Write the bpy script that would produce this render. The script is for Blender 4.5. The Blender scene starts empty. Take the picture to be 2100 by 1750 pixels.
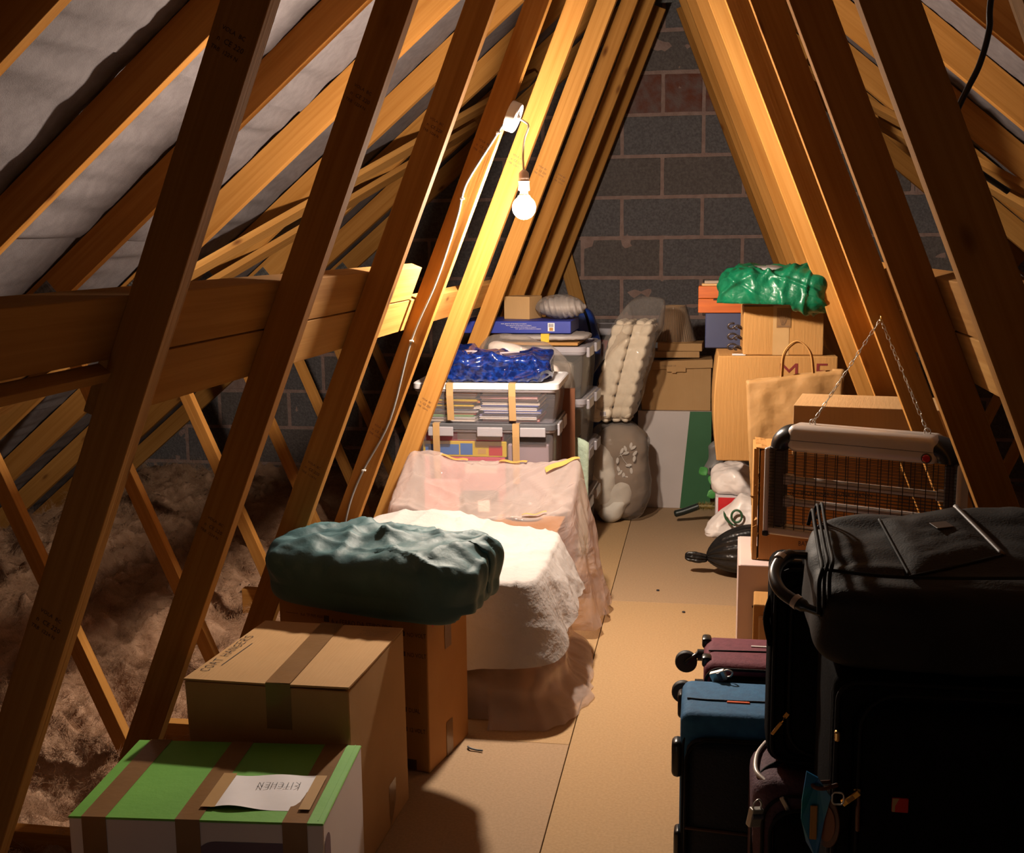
import bpy, bmesh, math, random
from mathutils import Vector, Matrix, noise
rnd = random.Random(11)
SC = bpy.context.scene
COL = SC.collection
V = Vector

# ------------------------------------------------------------------ helpers
class MB:
    """collects geometry; build() links it as ONE mesh object"""
    def __init__(s): s.v = []; s.f = []; s.m = []
    def add(s, vs, fs, mat=0, M=None):
        b = len(s.v)
        s.v += [(M @ V(p)) if M else V(p) for p in vs]
        s.f += [tuple(b + i for i in f) for f in fs]
        s.m += [mat] * len(fs)
        return s
    def box(s, x0, x1, y0, y1, z0, z1, mat=0, M=None):
        vs = [(x, y, z) for z in (z0, z1) for y in (y0, y1) for x in (x0, x1)]
        return s.add(vs, [(0,2,3,1),(4,5,7,6),(0,1,5,4),(2,6,7,3),(0,4,6,2),(1,3,7,5)], mat, M)
    def hexa(s, b, t, mat=0, M=None):
        """b, t: four corners each, counter-clockwise from above"""
        return s.add(list(b) + list(t), [(3,2,1,0),(4,5,6,7),(0,1,5,4),(1,2,6,5),(2,3,7,6),(3,0,4,7)], mat, M)
    def bm(s, bm, mat=0, M=None):
        bm.verts.index_update()
        s.add([v.co.copy() for v in bm.verts], [tuple(v.index for v in f.verts) for f in bm.faces], mat, M)
        bm.free(); return s
    def rbox(s, x0, x1, y0, y1, z0, z1, r=.01, seg=3, mat=0, M=None):
        bm = bmesh.new(); bmesh.ops.create_cube(bm, size=1)
        for v in bm.verts: v.co = V(((x0+x1)/2 + v.co.x*(x1-x0), (y0+y1)/2 + v.co.y*(y1-y0), (z0+z1)/2 + v.co.z*(z1-z0)))
        bmesh.ops.bevel(bm, geom=bm.edges[:], offset=r, segments=seg, profile=.5, affect='EDGES')
        return s.bm(bm, mat, M)
    def blob(s, a, b, c, p=3.0, n=18, disp=None, mat=0, M=None):
        """rounded body with half sizes a, b, c; disp(p, n) moves each point"""
        bm = bmesh.new(); bmesh.ops.create_cube(bm, size=2)
        bmesh.ops.subdivide_edges(bm, edges=bm.edges[:], cuts=n, use_grid_fill=True)
        for v in bm.verts:
            q = v.co; l = (abs(q.x)**p + abs(q.y)**p + abs(q.z)**p) ** (1/p)
            v.co = V((q.x/l*a, q.y/l*b, q.z/l*c))
        bm.normal_update()
        if disp:
            new = [disp(v.co.copy(), v.normal.copy()) for v in bm.verts]
            for v, q in zip(bm.verts, new): v.co = q
        return s.bm(bm, mat, M)
    def tube(s, pts, r, n=8, closed=False, mat=0, M=None, cap=True):
        pts = [V(p) for p in pts]; k = len(pts); rr = r if hasattr(r, '__len__') else [r]*k
        vs = []; fs = []; ref = None
        for i, p in enumerate(pts):
            if closed: d = pts[(i+1) % k] - pts[i-1]
            else: d = pts[min(i+1, k-1)] - pts[max(i-1, 0)]
            d.normalize()
            if ref is None:
                ref = d.orthogonal().normalized()
            ref = (ref - d * ref.dot(d)); ref = ref.normalized() if ref.length > 1e-6 else d.orthogonal().normalized()
            q = d.cross(ref)
            for j in range(n):
                t = 2*math.pi*j/n; vs.append(p + (ref*math.cos(t) + q*math.sin(t))*rr[i])
        for i in range(k if closed else k-1):
            for j in range(n):
                a = i*n+j; b = i*n+(j+1) % n; c = ((i+1) % k)*n
                fs.append((a, b, c+(j+1) % n, c+j))
        if not closed and cap:
            fs.append(tuple(range(n-1, -1, -1))); fs.append(tuple((k-1)*n+j for j in range(n)))
        return s.add(vs, fs, mat, M)
    def lathe(s, prof, n=24, mat=0, M=None):
        """prof: (radius, z) list, axis z"""
        vs = []; fs = []; k = len(prof)
        for r, z in prof:
            for j in range(n):
                t = 2*math.pi*j/n; vs.append((r*math.cos(t), r*math.sin(t), z))
        for i in range(k-1):
            for j in range(n):
                a = i*n+j; b = i*n+(j+1) % n
                fs.append((a, b, b+n, a+n))
        fs.append(tuple(range(n-1, -1, -1))); fs.append(tuple((k-1)*n+j for j in range(n)))
        return s.add(vs, fs, mat, M)
    def grid(s, fn, nu, nv, mat=0, M=None, wrap=False):
        vs = [fn(i/nu, j/nv) for j in range(nv+1) for i in range(nu if wrap else nu+1)]
        w = nu if wrap else nu+1
        fs = []
        for j in range(nv):
            for i in range(nu):
                a = j*w+i; b = j*w+(i+1) % w
                fs.append((a, b, b+w, a+w))
        return s.add(vs, fs, mat, M)
    def build(s, name, mats, parent=None, loc=None, rot=None, smooth=None, bevel=0, solid=0, sub=0, mw=None):
        me = bpy.data.meshes.new(name)
        me.from_pydata([tuple(p) for p in s.v], [], s.f)
        if not hasattr(mats, '__len__'): mats = [mats]
        for m in mats: me.materials.append(m)
        for p, i in zip(me.polygons, s.m): p.material_index = i
        if smooth is not None:
            for p in me.polygons: p.use_smooth = True
            if smooth < 3: me.set_sharp_from_angle(angle=smooth)
        me.validate(); me.update()
        o = bpy.data.objects.new(name, me); COL.objects.link(o)
        if parent: o.parent = parent
        if mw is not None: o.matrix_local = mw
        else:
            if loc is not None: o.location = loc
            if rot is not None: o.rotation_euler = rot
        if solid:
            md = o.modifiers.new('solid', 'SOLIDIFY'); md.thickness = solid; md.offset = 0
        if bevel:
            md = o.modifiers.new('bevel', 'BEVEL'); md.width = bevel; md.segments = 2; md.limit_method = 'ANGLE'
        if sub:
            md = o.modifiers.new('sub', 'SUBSURF'); md.levels = sub; md.render_levels = sub
        return o

def tag(o, label, cat, group=None, kind=None):
    if label: o['label'] = label
    if cat: o['category'] = cat
    if group: o['group'] = group
    if kind: o['kind'] = kind
    return o
def thing(name, label, cat, loc=(0,0,0), rz=0, group=None, rot=None):
    o = bpy.data.objects.new(name, None); COL.objects.link(o)
    o.empty_display_size = .05
    o.location = loc; o.rotation_euler = rot if rot else (0, 0, rz)
    return tag(o, label, cat, group)
def dup(root, loc, rz, label, group=None):
    r = root.copy(); COL.objects.link(r); r.location = loc; r.rotation_euler = (0, 0, rz); r['label'] = label
    if group: r['group'] = group
    for ch in list(root.children):
        c = ch.copy(); COL.objects.link(c); c.parent = r
        for g in list(ch.children):
            d = g.copy(); COL.objects.link(d); d.parent = c
    return r
def fbm(p, o=4): return noise.fractal(p, 1.0, 2.0, o)
def ridge(p): return 1 - abs(noise.noise(p))*2
def Rz(a): return Matrix.Rotation(a, 4, 'Z')
def Rx(a): return Matrix.Rotation(a, 4, 'X')
def Ry(a): return Matrix.Rotation(a, 4, 'Y')
def T(x, y, z): return Matrix.Translation((x, y, z))

# ------------------------------------------------------------------ materials
def newmat(name):
    m = bpy.data.materials.new(name); m.use_nodes = True
    nt = m.node_tree; b = nt.nodes['Principled BSDF']
    return m, nt, b
def N(nt, t, **kw):
    n = nt.nodes.new(t)
    for k, v in kw.items(): setattr(n, k, v)
    return n
def noise_tex(nt, src, scale, detail=4, rough=.55, stretch=(1,1,1), dist=0):
    mp = N(nt, 'ShaderNodeMapping'); mp.inputs['Scale'].default_value = stretch
    nt.links.new(src, mp.inputs['Vector'])
    n = N(nt, 'ShaderNodeTexNoise'); n.inputs['Scale'].default_value = scale; n.inputs['Detail'].default_value = detail
    n.inputs['Roughness'].default_value = rough; n.inputs['Distortion'].default_value = dist
    nt.links.new(mp.outputs[0], n.inputs['Vector'])
    return n.outputs['Fac']
def ramp(nt, fac, stops):
    r = N(nt, 'ShaderNodeValToRGB'); e = r.color_ramp.elements
    while len(e) < len(stops): e.new(.5)
    for el, (p, c) in zip(e, stops):
        el.position = p; el.color = (*c, 1) if len(c) == 3 else c
    nt.links.new(fac, r.inputs[0]); return r.outputs[0]
def pm(name, c1, c2=None, scale=8, rough=.6, bump=0, bscale=60, stretch=(1,1,1), bstretch=(1,1,1), metal=0, spec=.5, detail=4, lo=.35, hi=.65, sheen=0, coat=0):
    m, nt, b = newmat(name)
    tc = N(nt, 'ShaderNodeTexCoord').outputs['Object']
    b.inputs['Roughness'].default_value = rough; b.inputs['Metallic'].default_value = metal
    b.inputs['Specular IOR Level'].default_value = spec
    if sheen: b.inputs['Sheen Weight'].default_value = sheen
    if coat: b.inputs['Coat Weight'].default_value = coat
    if c2 is None: b.inputs['Base Color'].default_value = (*c1, 1)
    else:
        f = noise_tex(nt, tc, scale, detail, stretch=stretch)
        nt.links.new(ramp(nt, f, [(lo, c1), (hi, c2)]), b.inputs['Base Color'])
    if bump:
        f = noise_tex(nt, tc, bscale, 3, stretch=bstretch)
        bp = N(nt, 'ShaderNodeBump'); bp.inputs['Strength'].default_value = bump; bp.inputs['Distance'].default_value = .01
        nt.links.new(f, bp.inputs['Height']); nt.links.new(bp.outputs[0], b.inputs['Normal'])
    return m
def wood(name, ca, cb, cknot):
    """sawn softwood; the grain runs along the timber's own x axis"""
    m, nt, b = newmat(name)
    tc = N(nt, 'ShaderNodeTexCoord').outputs['Object']
    oi = N(nt, 'ShaderNodeObjectInfo').outputs['Random']
    mul = N(nt, 'ShaderNodeMath', operation='MULTIPLY'); mul.inputs[1].default_value = 37; nt.links.new(oi, mul.inputs[0])
    cmb = N(nt, 'ShaderNodeCombineXYZ'); nt.links.new(mul.outputs[0], cmb.inputs[0]); nt.links.new(mul.outputs[0], cmb.inputs[1])
    ad = N(nt, 'ShaderNodeVectorMath', operation='ADD'); nt.links.new(tc, ad.inputs[0]); nt.links.new(cmb.outputs[0], ad.inputs[1])
    P = ad.outputs[0]
    g = noise_tex(nt, P, 1, 4, .55, (1.3, 52, 52), .5)
    g2 = noise_tex(nt, P, 1, 3, .5, (3, 150, 150))
    big = noise_tex(nt, P, 2.2, 2, .5, (.6, 3, 3))
    a1 = N(nt, 'ShaderNodeMath', operation='MULTIPLY_ADD'); a1.inputs[1].default_value = .7; nt.links.new(g, a1.inputs[0])
    s2 = N(nt, 'ShaderNodeMath', operation='MULTIPLY'); s2.inputs[1].default_value = .3; nt.links.new(g2, s2.inputs[0]); nt.links.new(s2.outputs[0], a1.inputs[2])
    col = ramp(nt, a1.outputs[0], [(.34, cb), (.62, ca)])
    tint = ramp(nt, big, [(.3, (.82, .76, .7)), (.7, (1.08, 1.08, 1.1))])
    mx = N(nt, 'ShaderNodeMix', data_type='RGBA', blend_type='MULTIPLY'); mx.inputs['Factor'].default_value = 1
    nt.links.new(col, mx.inputs['A']); nt.links.new(tint, mx.inputs['B'])
    vo = N(nt, 'ShaderNodeTexVoronoi'); vo.inputs['Scale'].default_value = 1
    mp = N(nt, 'ShaderNodeMapping'); mp.inputs['Scale'].default_value = (3.2, 8, 8); nt.links.new(P, mp.inputs['Vector']); nt.links.new(mp.outputs[0], vo.inputs['Vector'])
    kf = ramp(nt, vo.outputs['Distance'], [(.02, (1, 1, 1)), (.055, (.7, .7, .7)), (.10, (.12, .12, .12)), (.17, (0, 0, 0))])
    mk = N(nt, 'ShaderNodeMix', data_type='RGBA'); nt.links.new(kf, mk.inputs['Factor'])
    nt.links.new(mx.outputs['Result'], mk.inputs['A']); mk.inputs['B'].default_value = (*cknot, 1)
    tn = N(nt, 'ShaderNodeMix', data_type='RGBA', blend_type='MULTIPLY'); tn.inputs['Factor'].default_value = 1
    nt.links.new(mk.outputs['Result'], tn.inputs['A'])
    nt.links.new(ramp(nt, oi, [(0, (.84, .8, .76)), (1, (1.06, 1.08, 1.12))]), tn.inputs['B'])
    nt.links.new(tn.outputs['Result'], b.inputs['Base Color'])
    b.inputs['Roughness'].default_value = .8; b.inputs['Specular IOR Level'].default_value = .03
    bp = N(nt, 'ShaderNodeBump'); bp.inputs['Strength'].default_value = .25; bp.inputs['Distance'].default_value = .004
    nt.links.new(a1.outputs[0], bp.inputs['Height']); nt.links.new(bp.outputs[0], b.inputs['Normal'])
    return m
def film(name, tint, body, fac=.35, rough=.12, bump=.5, bscale=9):
    """thin plastic film: part see-through, part glossy and milky"""
    m, nt, b = newmat(name)
    out = nt.nodes['Material Output']
    b.inputs['Base Color'].default_value = (*body, 1); b.inputs['Roughness'].default_value = rough
    tr = N(nt, 'ShaderNodeBsdfTransparent'); tr.inputs[0].default_value = (*tint, 1)
    tl = N(nt, 'ShaderNodeBsdfTranslucent'); tl.inputs[0].default_value = (*body, 1)
    m1 = N(nt, 'ShaderNodeMixShader'); m1.inputs[0].default_value = .35
    nt.links.new(b.outputs[0], m1.inputs[1]); nt.links.new(tl.outputs[0], m1.inputs[2])
    lw = N(nt, 'ShaderNodeLayerWeight'); lw.inputs[0].default_value = .35
    tc = N(nt, 'ShaderNodeTexCoord').outputs['Object']
    f = noise_tex(nt, tc, bscale, 4, dist=.8)
    mr = N(nt, 'ShaderNodeMapRange'); mr.inputs['From Max'].default_value = 1; mr.inputs['To Min'].default_value = fac; mr.inputs['To Max'].default_value = min(1, fac+.5)
    nt.links.new(lw.outputs['Facing'], mr.inputs['Value'])
    mx = N(nt, 'ShaderNodeMixShader'); nt.links.new(mr.outputs[0], mx.inputs[0])
    nt.links.new(tr.outputs[0], mx.inputs[1]); nt.links.new(m1.outputs[0], mx.inputs[2])
    nt.links.new(mx.outputs[0], out.inputs['Surface'])
    bp = N(nt, 'ShaderNodeBump'); bp.inputs['Strength'].default_value = bump; bp.inputs['Distance'].default_value = .02
    nt.links.new(f, bp.inputs['Height']); nt.links.new(bp.outputs[0], b.inputs['Normal'])
    return m
def emit(name, col, s):
    m, nt, b = newmat(name)
    b.inputs['Base Color'].default_value = (*col, 1); b.inputs['Emission Color'].default_value = (*col, 1); b.inputs['Emission Strength'].default_value = s
    return m

M = {}
M['pine'] = wood('pine', (.51, .25, .066), (.395, .176, .038), (.13, .045, .013))
M['pine_pale'] = wood('pine_pale', (.52, .275, .08), (.42, .205, .055), (.15, .06, .02))
M['floor'] = pm('chipboard', (.41, .255, .125), (.47, .30, .15), 150, .75, .12, 260, detail=3, spec=.2)
M['floor_b'] = pm('chipboard_pinkish', (.36, .235, .135), (.42, .275, .16), 150, .75, .12, 260, detail=3, spec=.2)
M['card'] = pm('cardboard', (.42, .245, .105), (.47, .28, .125), 5, .8, .12, 30, bstretch=(6, .4, .4), spec=.2)
M['card_dark'] = pm('cardboard_dark', (.40, .18, .05), (.46, .22, .065), 4, .7, .1, 40, bstretch=(6, .4, .4), spec=.25)
M['card_pale'] = pm('cardboard_pale', (.39, .195, .058), (.435, .225, .073), 3, .75, .15, 22, bstretch=(5, .4, .4), spec=.2)
M['tape'] = pm('brown_tape', (.2, .105, .042), (.24, .13, .055), 6, .3, .15, 20, coat=.2)
M['tape_pale'] = pm('kraft_tape', (.42, .25, .1), (.47, .29, .13), 6, .4)
M['tape_gold'] = pm('gold_tape', (.55, .3, .07), (.6, .34, .09), 8, .35)
M['ink'] = pm('ink', (.012, .012, .02), rough=.7)
M['ink_grey'] = pm('faded_ink', (.16, .09, .045), rough=.7)
M['ink_dark'] = pm('dark_print', (.07, .03, .02), rough=.7)
M['ink_red'] = pm('red_print', (.16, .012, .01), rough=.7)
M['red_arrow'] = pm('red_sticker', (.55, .02, .02), rough=.5)
M['green_card'] = pm('green_print_board', (.13, .36, .05), (.16, .42, .065), 5, .55, .06, 60)
M['white_card'] = pm('white_print_board', (.62, .55, .56), (.66, .6, .6), 4, .55)
M['purple'] = pm('purple_print', (.11, .07, .11), (.14, .09, .13), 3, .5)
M['paper'] = pm('white_paper', (.78, .74, .76), (.7, .66, .68), 6, .7, .15, 14)
M['teal'] = pm('teal_nylon', (.032, .088, .10), (.044, .12, .132), 6, .6, .2, 40, sheen=0)
M['cloth'] = pm('white_dust_sheet', (.41, .375, .36), (.47, .43, .415), 5, .9, .4, 40, sheen=0)
M['cloth_film'] = film('pink_sheeting', (.96, .86, .82), (.82, .69, .65), .30, .14, .9, 8)
M['film_clear'] = film('clear_sheeting', (.95, .9, .88), (.75, .6, .53), .35, .2, .9, 8)
M['film_bag'] = film('clear_bag', (.95, .93, .91), (.55, .5, .47), .12, .07, .9, 12)
M['crate'] = film('clear_crate', (.9, .9, .93), (.6, .56, .6), .14, .1, .05, 20)
M['crate_grey'] = film('smoky_crate', (.75, .73, .7), (.34, .33, .32), .3, .12, .05, 20)
M['lid_white'] = pm('white_lid', (.62, .6, .61), rough=.35)
M['lid_grey'] = pm('grey_lid', (.09, .09, .1), rough=.35)
M['clip'] = pm('translucent_clip', (.33, .31, .34), rough=.25)
M['blue_vinyl'] = pm('blue_vinyl', (.003, .009, .065), (.006, .028, .19), 60, .16, .5, 14, coat=.5, lo=.42, hi=.62)
M['blue_fabric'] = pm('blue_bag_fabric', (.008, .03, .2), (.01, .05, .28), 8, .4, .3, 18)
M['blue_card'] = pm('blue_print', (.012, .025, .24), (.018, .035, .3), 5, .45)
M['navy_card'] = pm('navy_board', (.025, .03, .07), (.03, .036, .085), 5, .5)
M['white'] = pm('white_plastic', (.8, .78, .75), rough=.4)
M['white_cable'] = pm('grey_cable', (.32, .32, .32), rough=.4)
M['flex'] = pm('flex', (.6, .52, .4), rough=.5)
M['holder'] = pm('lampholder', (.62, .47, .38), rough=.45)
M['black_cable'] = pm('black_cable', (.01, .01, .012), rough=.45)
M['quilt'] = pm('cream_quilting', (.72, .62, .48), (.78, .68, .54), 5, .85, .3, 40, sheen=0)
M['duvet_plain'] = pm('pale_duvet', (.6, .55, .49), (.66, .61, .54), 4, .85, .5, 14)
M['duvet_brown'] = pm('taupe_duvet', (.24, .18, .13), (.27, .2, .15), 4, .85, .5, 14)
M['leafprint'] = pm('leaf_print', (.62, .58, .54), rough=.8)
M['shade'] = pm('pleated_shade', (.36, .23, .12), (.27, .165, .08), 3, .7, .9, 1, bstretch=(1, 1, 1))
M['green_sheet'] = pm('green_board', (.025, .11, .04), (.03, .125, .048), 6, .6)
M['white_side'] = pm('grey_white_board', (.5, .44, .42), (.55, .48, .46), 4, .6)
M['orange_wood'] = pm('orange_wood', (.42, .095, .012), (.28, .055, .008), 3, .4, stretch=(1.5, 18, 18))
M['green_bag'] = pm('green_polythene', (.0, .075, .032), (.002, .115, .05), 5, .36, .7, 22)
M['iron'] = pm('wrought_iron', (.06, .045, .04), rough=.35, metal=.7)
M['kraft'] = pm('kraft_paper', (.27, .138, .04), (.32, .168, .05), 6, .75, .5, 16)
M['alu'] = pm('aluminium', (.6, .53, .48), rough=.4, metal=.3)
M['black_plastic'] = pm('black_plastic', (.012, .012, .013), rough=.3)
M['wire'] = pm('black_wire', (.012, .01, .01), rough=.4)
M['tube_glass'] = pm('lamp_tube', (.62, .54, .48), rough=.25)
M['red_lens'] = pm('red_switch', (.45, .01, .012), rough=.15)
M['steel'] = pm('steel', (.55, .53, .49), rough=.4, metal=.6)
M['gold'] = pm('gold', (.7, .42, .14), rough=.25, metal=1)
M['brass'] = pm('brass', (.75, .5, .16), rough=.2, metal=1)
M['black_fab'] = pm('black_fabric', (.0075, .0066, .0066), (.011, .0095, .0093), 40, .9, .2, 200, spec=.03, sheen=0)
M['black_soft'] = pm('black_holdall_fabric', (.013, .0115, .0115), (.020, .0175, .017), 12, .7, .12, 260, spec=.25)
M['black_pipe'] = pm('black_piping', (.013, .0115, .0115), rough=.7, spec=.12)
M['grey_badge'] = pm('grey_badge', (.1, .08, .072), rough=.5)
M['blue_fab'] = pm('blue_suitcase_fabric', (.014, .10, .225), (.02, .13, .28), 60, .8, .15, 180, sheen=0)
M['navy_fab'] = pm('navy_front_fabric', (.004, .007, .014), (.006, .01, .02), 60, .8, .3, 180)
M['maroon_fab'] = pm('maroon_fabric', (.13, .016, .034), (.165, .024, .044), 60, .8, .15, 180, sheen=0)
M['plum_fab'] = pm('plum_fabric', (.075, .028, .04), (.1, .04, .055), 60, .8, .3, 180, sheen=0)
M['rubber'] = pm('rubber', (.018, .015, .014), rough=.6)
M['orange_tab'] = pm('orange_tab', (.75, .1, .01), rough=.5)
M['tag_blue'] = pm('tag_blue', (.01, .12, .42), (.01, .22, .25), 14, .4)
M['leather'] = pm('brown_leather', (.1, .035, .012), (.14, .05, .018), 20, .45)
M['amber'] = pm('amber_leather', (.22, .06, .012), rough=.4)
M['felt'] = pm('roof_underlay', (.13, .113, .116), (.16, .14, .144), 30, .85, .2, 240, spec=.2)
M['block_a'] = pm('block_grey', (.13, .117, .118), (.2, .183, .185), 85, .95, .6, 110, detail=6, spec=.1)
M['block_b'] = pm('block_brown', (.135, .112, .103), (.195, .165, .155), 80, .95, .6, 110, detail=6, spec=.1)
M['block_red'] = pm('block_red', (.20, .07, .045), (.22, .15, .135), 16, .95, .8, 90, detail=6, spec=.1)
M['mortar'] = pm('mortar', (.34, .225, .19), (.42, .29, .25), 25, .95, .7, 90, spec=.1)
M['wool'] = pm('mineral_wool', (.25, .135, .08), (.52, .33, .215), 9, .95, .9, 55, detail=8, lo=.3, hi=.7, spec=.1)
M['plate'] = pm('nail_plate', (.1, .1, .1), (.22, .21, .2), 60, .45, metal=.6)
M['red_card'] = pm('red_board', (.5, .012, .015), (.56, .016, .02), 4, .35)
M['white_bag'] = pm('white_polythene', (.78, .68, .63), (.84, .75, .7), 6, .35, .8, 12)
M['bag_print'] = pm('green_bag_print', (.03, .09, .035), rough=.5)
M['bin_bag'] = pm('black_polythene', (.01, .009, .009), (.016, .014, .013), 6, .3, .9, 14)
M['pinkish'] = pm('blush_carton', (.56, .42, .39), (.6, .46, .43), 3, .5)
M['leaf_green'] = pm('fabric_leaf', (.06, .3, .06), (.09, .36, .09), 8, .5)
M['bristle'] = pm('gold_bristle', (.25, .17, .035), (.12, .09, .02), 60, .6)
M['dark_green'] = pm('dark_green_handle', (.008, .014, .012), rough=.4)
M['mint'] = pm('mint_cloth', (.4, .5, .38), (.45, .55, .43), 8, .85, .4, 60)
M['brown_board'] = pm('brown_board', (.13, .045, .018), (.17, .06, .025), 5, .4)
M['grey_roll'] = pm('ribbed_grey', (.3, .26, .25), (.36, .32, .3), 8, .5)
M['grey_poly'] = pm('grey_polythene', (.2, .19, .18), rough=.45)
M['teal_edge'] = pm('teal_edge', (.02, .3, .25), rough=.4)
M['scrap'] = pm('grey_scrap', (.11, .12, .13), rough=.5)
for nm, c in dict(orange=(.75,.22,.03), yellow=(.75,.5,.02), red=(.6,.03,.03), cream=(.72,.62,.52), bluebook=(.05,.09,.35), slate=(.12,.12,.16), pinkbook=(.6,.25,.27), white2=(.75,.7,.68), skyb=(.05,.18,.5), pinkbox=(.68,.11,.16), mauve=(.36,.27,.29), greenb=(.2,.4,.16), lilac=(.3,.28,.5)).items():
    M[nm] = pm(nm, c, tuple(x*.85 for x in c), 5, .5)
M['bulb'] = emit('lit_bulb', (1, .84, .68), 2550)

# ------------------------------------------------------------------ lettering
_txt = {}
def text_geo(s, size=.02, align='LEFT', shear=0):
    key = (s, align)
    if key not in _txt:
        cu = bpy.data.curves.new('t', 'FONT'); cu.body = s; cu.size = 1; cu.align_x = align; cu.resolution_u = 2
        o = bpy.data.objects.new('t', cu); COL.objects.link(o)
        dg = bpy.context.evaluated_depsgraph_get(); dg.update()
        me = bpy.data.meshes.new_from_object(o.evaluated_get(dg))
        _txt[key] = ([v.co.copy() for v in me.vertices], [tuple(p.vertices) for p in me.polygons])
        bpy.data.objects.remove(o); bpy.data.curves.remove(cu); bpy.data.meshes.remove(me)
    vs, fs = _txt[key]
    return [(v.x*size + shear*v.y*size, v.y*size, 0) for v in vs], fs
def text_into(mb, s, x, y, size, M=None, mat=0, sx=1, align='LEFT', shear=0):
    vs, fs = text_geo(s, size, align, shear)
    vs = [(x + p[0]*sx, y + p[1], 0) for p in vs]
    return mb.add(vs, fs, mat, M)
STROKE = {  # hand lettering on a 4 x 6 grid
 'C': [[(3.6,5),(2.6,6),(1,5.6),(.2,3.6),(.4,1.4),(1.6,.1),(3.4,.6)]], 'O': [[(2,6),(.5,5),(.2,2.4),(1.3,.2),(3,.5),(3.8,3),(3.3,5.4),(2,6)]],
 'A': [[(.1,0),(2,6),(3.8,0)],[(.8,2.2),(3.3,2.2)]], 'T': [[(0,5.8),(4.4,6.2)],[(2.2,6),(2,0)]],
 'H': [[(.3,6),(.2,0)],[(3.6,6.1),(3.5,0)],[(.2,3),(3.6,3.2)]], 'N': [[(.2,0),(.4,6),(3.4,.2),(3.7,6)]],
 'G': [[(3.5,5.2),(2,6),(.5,4.6),(.2,2.2),(1.4,.1),(3.3,.7),(3.4,2.7),(2,2.6)]], 'E': [[(3.4,6),(.4,5.8),(.3,0),(3.5,.1)],[(.3,3),(3,3.2)]],
 'R': [[(.3,0),(.4,6),(2.6,6),(3.4,4.8),(2.4,3.2),(.4,2.9),(3.6,0)]], 'S': [[(3.4,5.2),(2,6),(.6,5),(1,3.6),(3,2.6),(3.4,1),(2,0),(.2,.8)]],
 'K': [[(.3,6),(.3,0)],[(3.5,6),(.4,2.9),(3.7,0)]], 'I': [[(.6,6),(.6,0)]], ' ': []}
def hand_into(mb, s, x, y, h, M, w=.0016, sx=.85, jit=.3):
    u = h/6; X = x
    for ch in s:
        dy = rnd.uniform(-jit, jit)*u
        for st in STROKE[ch]:
            for (a, b), (c, d) in zip(st, st[1:]):
                p = V((X + a*u*sx, y + b*u + dy, 0)); q = V((X + c*u*sx, y + d*u + dy, 0))
                e = (q-p).normalized(); n = V((-e.y, e.x, 0))*w/2; e *= w*.4
                mb.add([p-e-n, q+e-n, q+e+n, p-e+n], [(0,1,2,3)], 0, M)
        X += u*sx*(2.2 if ch == 'I' else 3.4 if ch == ' ' else 5.3)
    return X

# ------------------------------------------------------------------ geometry of the loft (metres, floor = 0, x = 0 under the ridge, y = away along the loft)
Y1, DY = 1.5407, .6            # first roof truss, truss spacing
WA, WK, WW = 1.0847, .4010, .0725
RB, RK = 2.5952, .83987        # rafter underside z = RB - RK|x|
GABLE = 6.63
def timber(name, A, B, w, t, mat, parent, y=0.0, bevel=.0015):
    """A, B = (x, z) on the near face's centre line"""
    A = V((A[0], 0, A[1])); B = V((B[0], 0, B[1])); L = (B-A).length
    ex = (B-A)/L; ey = V((0,1,0)); ez = ex.cross(ey)
    mw = Matrix((( *[ex.x, ey.x, ez.x], A.x), (*[ex.y, ey.y, ez.y], y), (*[ex.z, ey.z, ez.z], A.z), (0,0,0,1)))
    mb = MB()
    n = max(2, int(L/.5))
    mb.box(0, L, 0, t, -w/2, w/2)
    return mb.build(name, mat, parent, mw=mw, bevel=bevel)
def board(name, P0, P1, wdir, w, t, mat, parent=None, bevel=.0015):
    """plank from P0 to P1; wdir = direction across its width; thickness along ex x wdir"""
    P0, P1 = V(P0), V(P1); ex = (P1-P0); L = ex.length; ex /= L
    ez = V(wdir); ez = (ez - ex*ez.dot(ex)).normalized(); ey = ez.cross(ex)
    mw = Matrix(((ex.x, ey.x, ez.x, P0.x), (ex.y, ey.y, ez.y, P0.y), (ex.z, ey.z, ez.z, P0.z), (0,0,0,1)))
    return MB().box(0, L, 0, t, 0, w).build(name, mat, parent, mw=mw, bevel=bevel)

def plate_mb(w, h):
    mb = MB(); mb.box(-w/2, w/2, -.0012, 0, -h/2, h/2)
    for i in range(int(w/.012)):
        for j in range(int(h/.01)):
            x = -w/2 + .007 + i*.012; z = -h/2 + .006 + j*.01
            mb.box(x-.0014, x+.0014, -.003, -.001, z-.0035, z+.0035)
    return mb
LABELS = [
 'roof truss of which only a web edge shows in the top corner above the suitcases',
 'roof truss whose wide dark web crosses before the end of the lower binder board',
 'second roof truss, its web rising just behind the green-topped box',
 'roof truss whose web carries the hanging insect killer and rises behind the coat hanger box',
 'roof truss that carries the ceiling rose and the clipped grey cable',
 'roof truss just behind the lit bulb, its web coming down onto the pink sheeting',
 'roof truss two beyond the bulb, its web landing behind the blue shiny bag',
 'roof truss three beyond the bulb, standing over the stacked grey tubs',
 'roof truss next to last before the block gable wall',
 'last roof truss, close against the block gable wall']
trusses = []
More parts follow.
